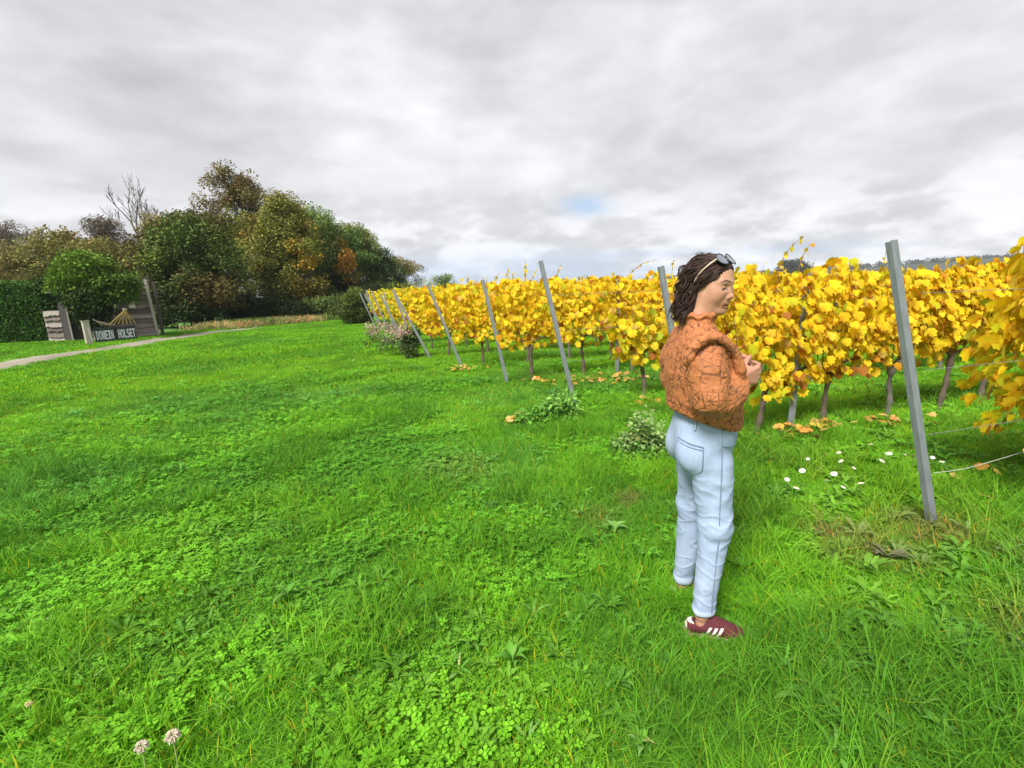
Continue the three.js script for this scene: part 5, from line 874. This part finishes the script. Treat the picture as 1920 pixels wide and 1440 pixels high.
// broad-leaved rosettes one can pick out in the near grass; each leaf is a part
{
  const R = rng(212), leafs = [0, 1, 2, 3].map((k) => toothedLeaf(0.15, [0.016, 0.02, 0.014, 0.03][k], k === 3 ? 2 : 6, 0.5 + 0.15 * k, 70 + k));
  const tones = [[0.12, 0.33, 0.03], [0.10, 0.28, 0.03], [0.15, 0.34, 0.05], [0.18, 0.34, 0.08], [0.4, 0.4, 0.16]].map((c) => leafy(c[0], c[1], c[2], 0.25, { roughness: 0.6 }));
  const spots = [[-2.33, -2.01, 'at the left edge of the foreground'], [-1.8, -1.67, 'left of the pale clover heads'], [-1.58, -1.93, 'in the left foreground beside dark grass'], [-1.21, -2.18, 'behind the pale clover heads'], [-0.26, -1.66, 'with one yellowed leaf, bottom centre'], [-0.81, -1.97, 'in clover left of centre foreground'], [0.06, -1.99, 'in the centre foreground, spiky leaves'], [0.39, -1.32, 'with a big pale leaf at the bottom edge'], [1.06, -1.63, 'just in front of the woman\'s striped shoe'], [1.25, -1.49, 'right of the woman\'s shoe, nearer the camera'], [1.43, -1.42, 'in the lower right foreground'], [1.2, -2.27, 'just behind the woman\'s ankles'], [0.01, -1.35, 'at the bottom edge, centre'], [-1.15, -1.52, 'beside the pale clover heads'], [1.02, -1.27, 'at the bottom edge, right of centre'], [-0.04, -1.7, 'between the centre and the bottom edge'], [1.78, -1.52, 'near the lower right corner'], [1.87, -1.83, 'below the tallest leaning post'], [0.45, -3.0, 'left of the woman\'s knees'], [0.62, -2.75, 'left of the woman\'s shins'], [-1.0, -2.9, 'out in the lawn left of centre']];
  spots.forEach(([x, z, where], i) => {
    const t = thing('dandelion_rosette', `green broad-leaved rosette ${where}`, 'weed', [x, groundH(x, z), z], R() * 6.28, 'broad-leaved weeds in the near grass'), n = 5 + (R() * 4 | 0), s = 0.4 + R() * 0.32;
    for (let k = 0; k < n; k++) { const m = part(t, 'leaf', leafs[i % 4 === 3 ? 3 : (R() * 3 | 0)], tones[(i === 4 || i === 7) && k === 0 ? 4 : R() * 4 | 0]); m.rotation.order = 'YXZ'; m.rotation.set((R() - 0.5) * 0.5, k / n * 6.283 + R() * 0.7, 0.25 + R() * 0.5); m.position.y = 0.02; m.scale.setScalar(s * (0.8 + R() * 0.4)); }
  });
}
// weed clumps and the flowering bush at the row ends
makeTree('weed_clump', 'dark green weed clump at the foot of the post left of the woman', 0.42, -5.35, [[-0.05, 0.08, 0, 0.3, 0.09, 0.2, 30, 0], [0.16, 0.14, 0, 0.16, 0.16, 0.12, 34, 1], [-0.3, 0.07, 0.05, 0.15, 0.08, 0.12, 12, 1], [0.05, 0.2, 0, 0.08, 0.14, 0.08, 14, 1]], [[0.13, 0.33, 0.04], [0.2, 0.40, 0.07]], { seed: 60, category: 'weed', spray: SPRAY_SMALL, gap: -2, trunks: 0, floor: 0.01, size: 0.9 });
makeTree('weed_clump', 'grey-green straggling weed just left of the woman\'s hips', 1.16, -4.1, [[0, 0.08, 0, 0.3, 0.09, 0.2, 26, 0], [0.26, 0.07, 0.04, 0.24, 0.08, 0.16, 18, 0], [0.0, 0.24, 0, 0.05, 0.16, 0.05, 14, 1], [0.13, 0.18, 0, 0.05, 0.14, 0.05, 11, 1], [-0.14, 0.16, 0, 0.05, 0.12, 0.05, 9, 1]], [[0.13, 0.27, 0.05], [0.24, 0.36, 0.12]], { seed: 61, category: 'weed', spray: SPRAY_SMALL, gap: -2, trunks: 0, floor: 0.01, size: 0.85 });
makeTree('flowering_bush', 'straggling bush with faded pink flowers at the fourth post left of the woman', -2.4, -11.0, [[0, 0.26, 0, 0.22, 0.28, 0.2, 70, 0], [-0.1, 0.6, 0, 0.3, 0.2, 0.22, 18, 1], [0.12, 0.5, 0, 0.2, 0.2, 0.2, 40, 0], [-0.5, 0.58, -0.5, 0.4, 0.2, 0.3, 14, 1], [-0.6, 0.3, -0.6, 0.3, 0.2, 0.3, 14, 0], [-1.15, 0.6, -1.5, 0.36, 0.2, 0.35, 18, 1], [-1.3, 0.4, -1.6, 0.3, 0.24, 0.3, 12, 0]], [[0.10, 0.15, 0.05], [0.46, 0.33, 0.27]], { seed: 62, category: 'bush', spray: SPRAY_SMALL, gap: -2, trunk: 0.012, stem: 0.6, trunks: 2, floor: 0.02, size: 1.0, alt: [0.22, 0.22, 0.1] });
scene.fog = new THREE.FogExp2(new THREE.Color().setRGB(0.62, 0.66, 0.72), 0.0003);
// the wooded hill beyond the vineyard
{
  const pos = [], idx = [], col = [], n = 90, prof = [[0, 420], [0.3, 500], [0.7, 600], [0.95, 670], [1, 700], [0.6, 900]];
  for (let i = 0; i <= n; i++) { const az = mix(8, 66, i / n) * DEG, top = (7 + 7 * sstep(22, 46, az / DEG) + 2.5 * noise3(i * 0.13, 1, 1) + 0.9 * noise3(i * 0.7, 4, 1)) * sstep(8, 20, az / DEG) - 1; for (const [h, r] of prof) { pos.push(Math.sin(az) * r, -2 + h * (top + 2), -Math.cos(az) * r); const k = 0.8 + 0.3 * noise3(i * 0.9, r * 0.02, 2); col.push(0.06 * k, 0.075 * k, 0.05 * k); } }
  for (let i = 0; i < n; i++) for (let j = 0; j < prof.length - 1; j++) { const a = i * prof.length + j, b = a + prof.length; idx.push(a, b, b + 1, a, b + 1, a + 1); }
  structure('hill', geo(pos, idx, col), new THREE.MeshStandardMaterial({ vertexColors: true, roughness: 1, side: THREE.DoubleSide }));
  const R = rng(64), l = [[], []]; for (let i = 0; i < 700; i++) { const t = R(), az = mix(18, 60, t) * DEG, r = 640 + R() * 70, top = (7 + 7 * sstep(22, 46, az / DEG)) * 0.9; l[i % 2].push([Math.sin(az) * r, top - 1.5 + R() * 2, -Math.cos(az) * r, R(), R() * 6, R(), 6 + R() * 4, ...((v) => [0.055 * v, 0.07 * v, 0.045 * v])(0.8 + R() * 0.5)]); }
  l.forEach((q, k) => copies(scene, numbered('distant_wood'), SPRAY_FAR[k], crownMat, q));
  makeTree('far_tree', 'lone rounded tree far off above the vines, right of the woman\'s face', 176, -300, [[0, 8, 0, 8, 4.5, 6, 200, 0], [7, 7, 0, 5, 3.6, 5, 120, 0]], [[0.06, 0.08, 0.05]], { seed: 66, size: 5, gap: -2, gapScale: 0.1, trunk: 0.5 });
}

renderer.render(scene, camera);
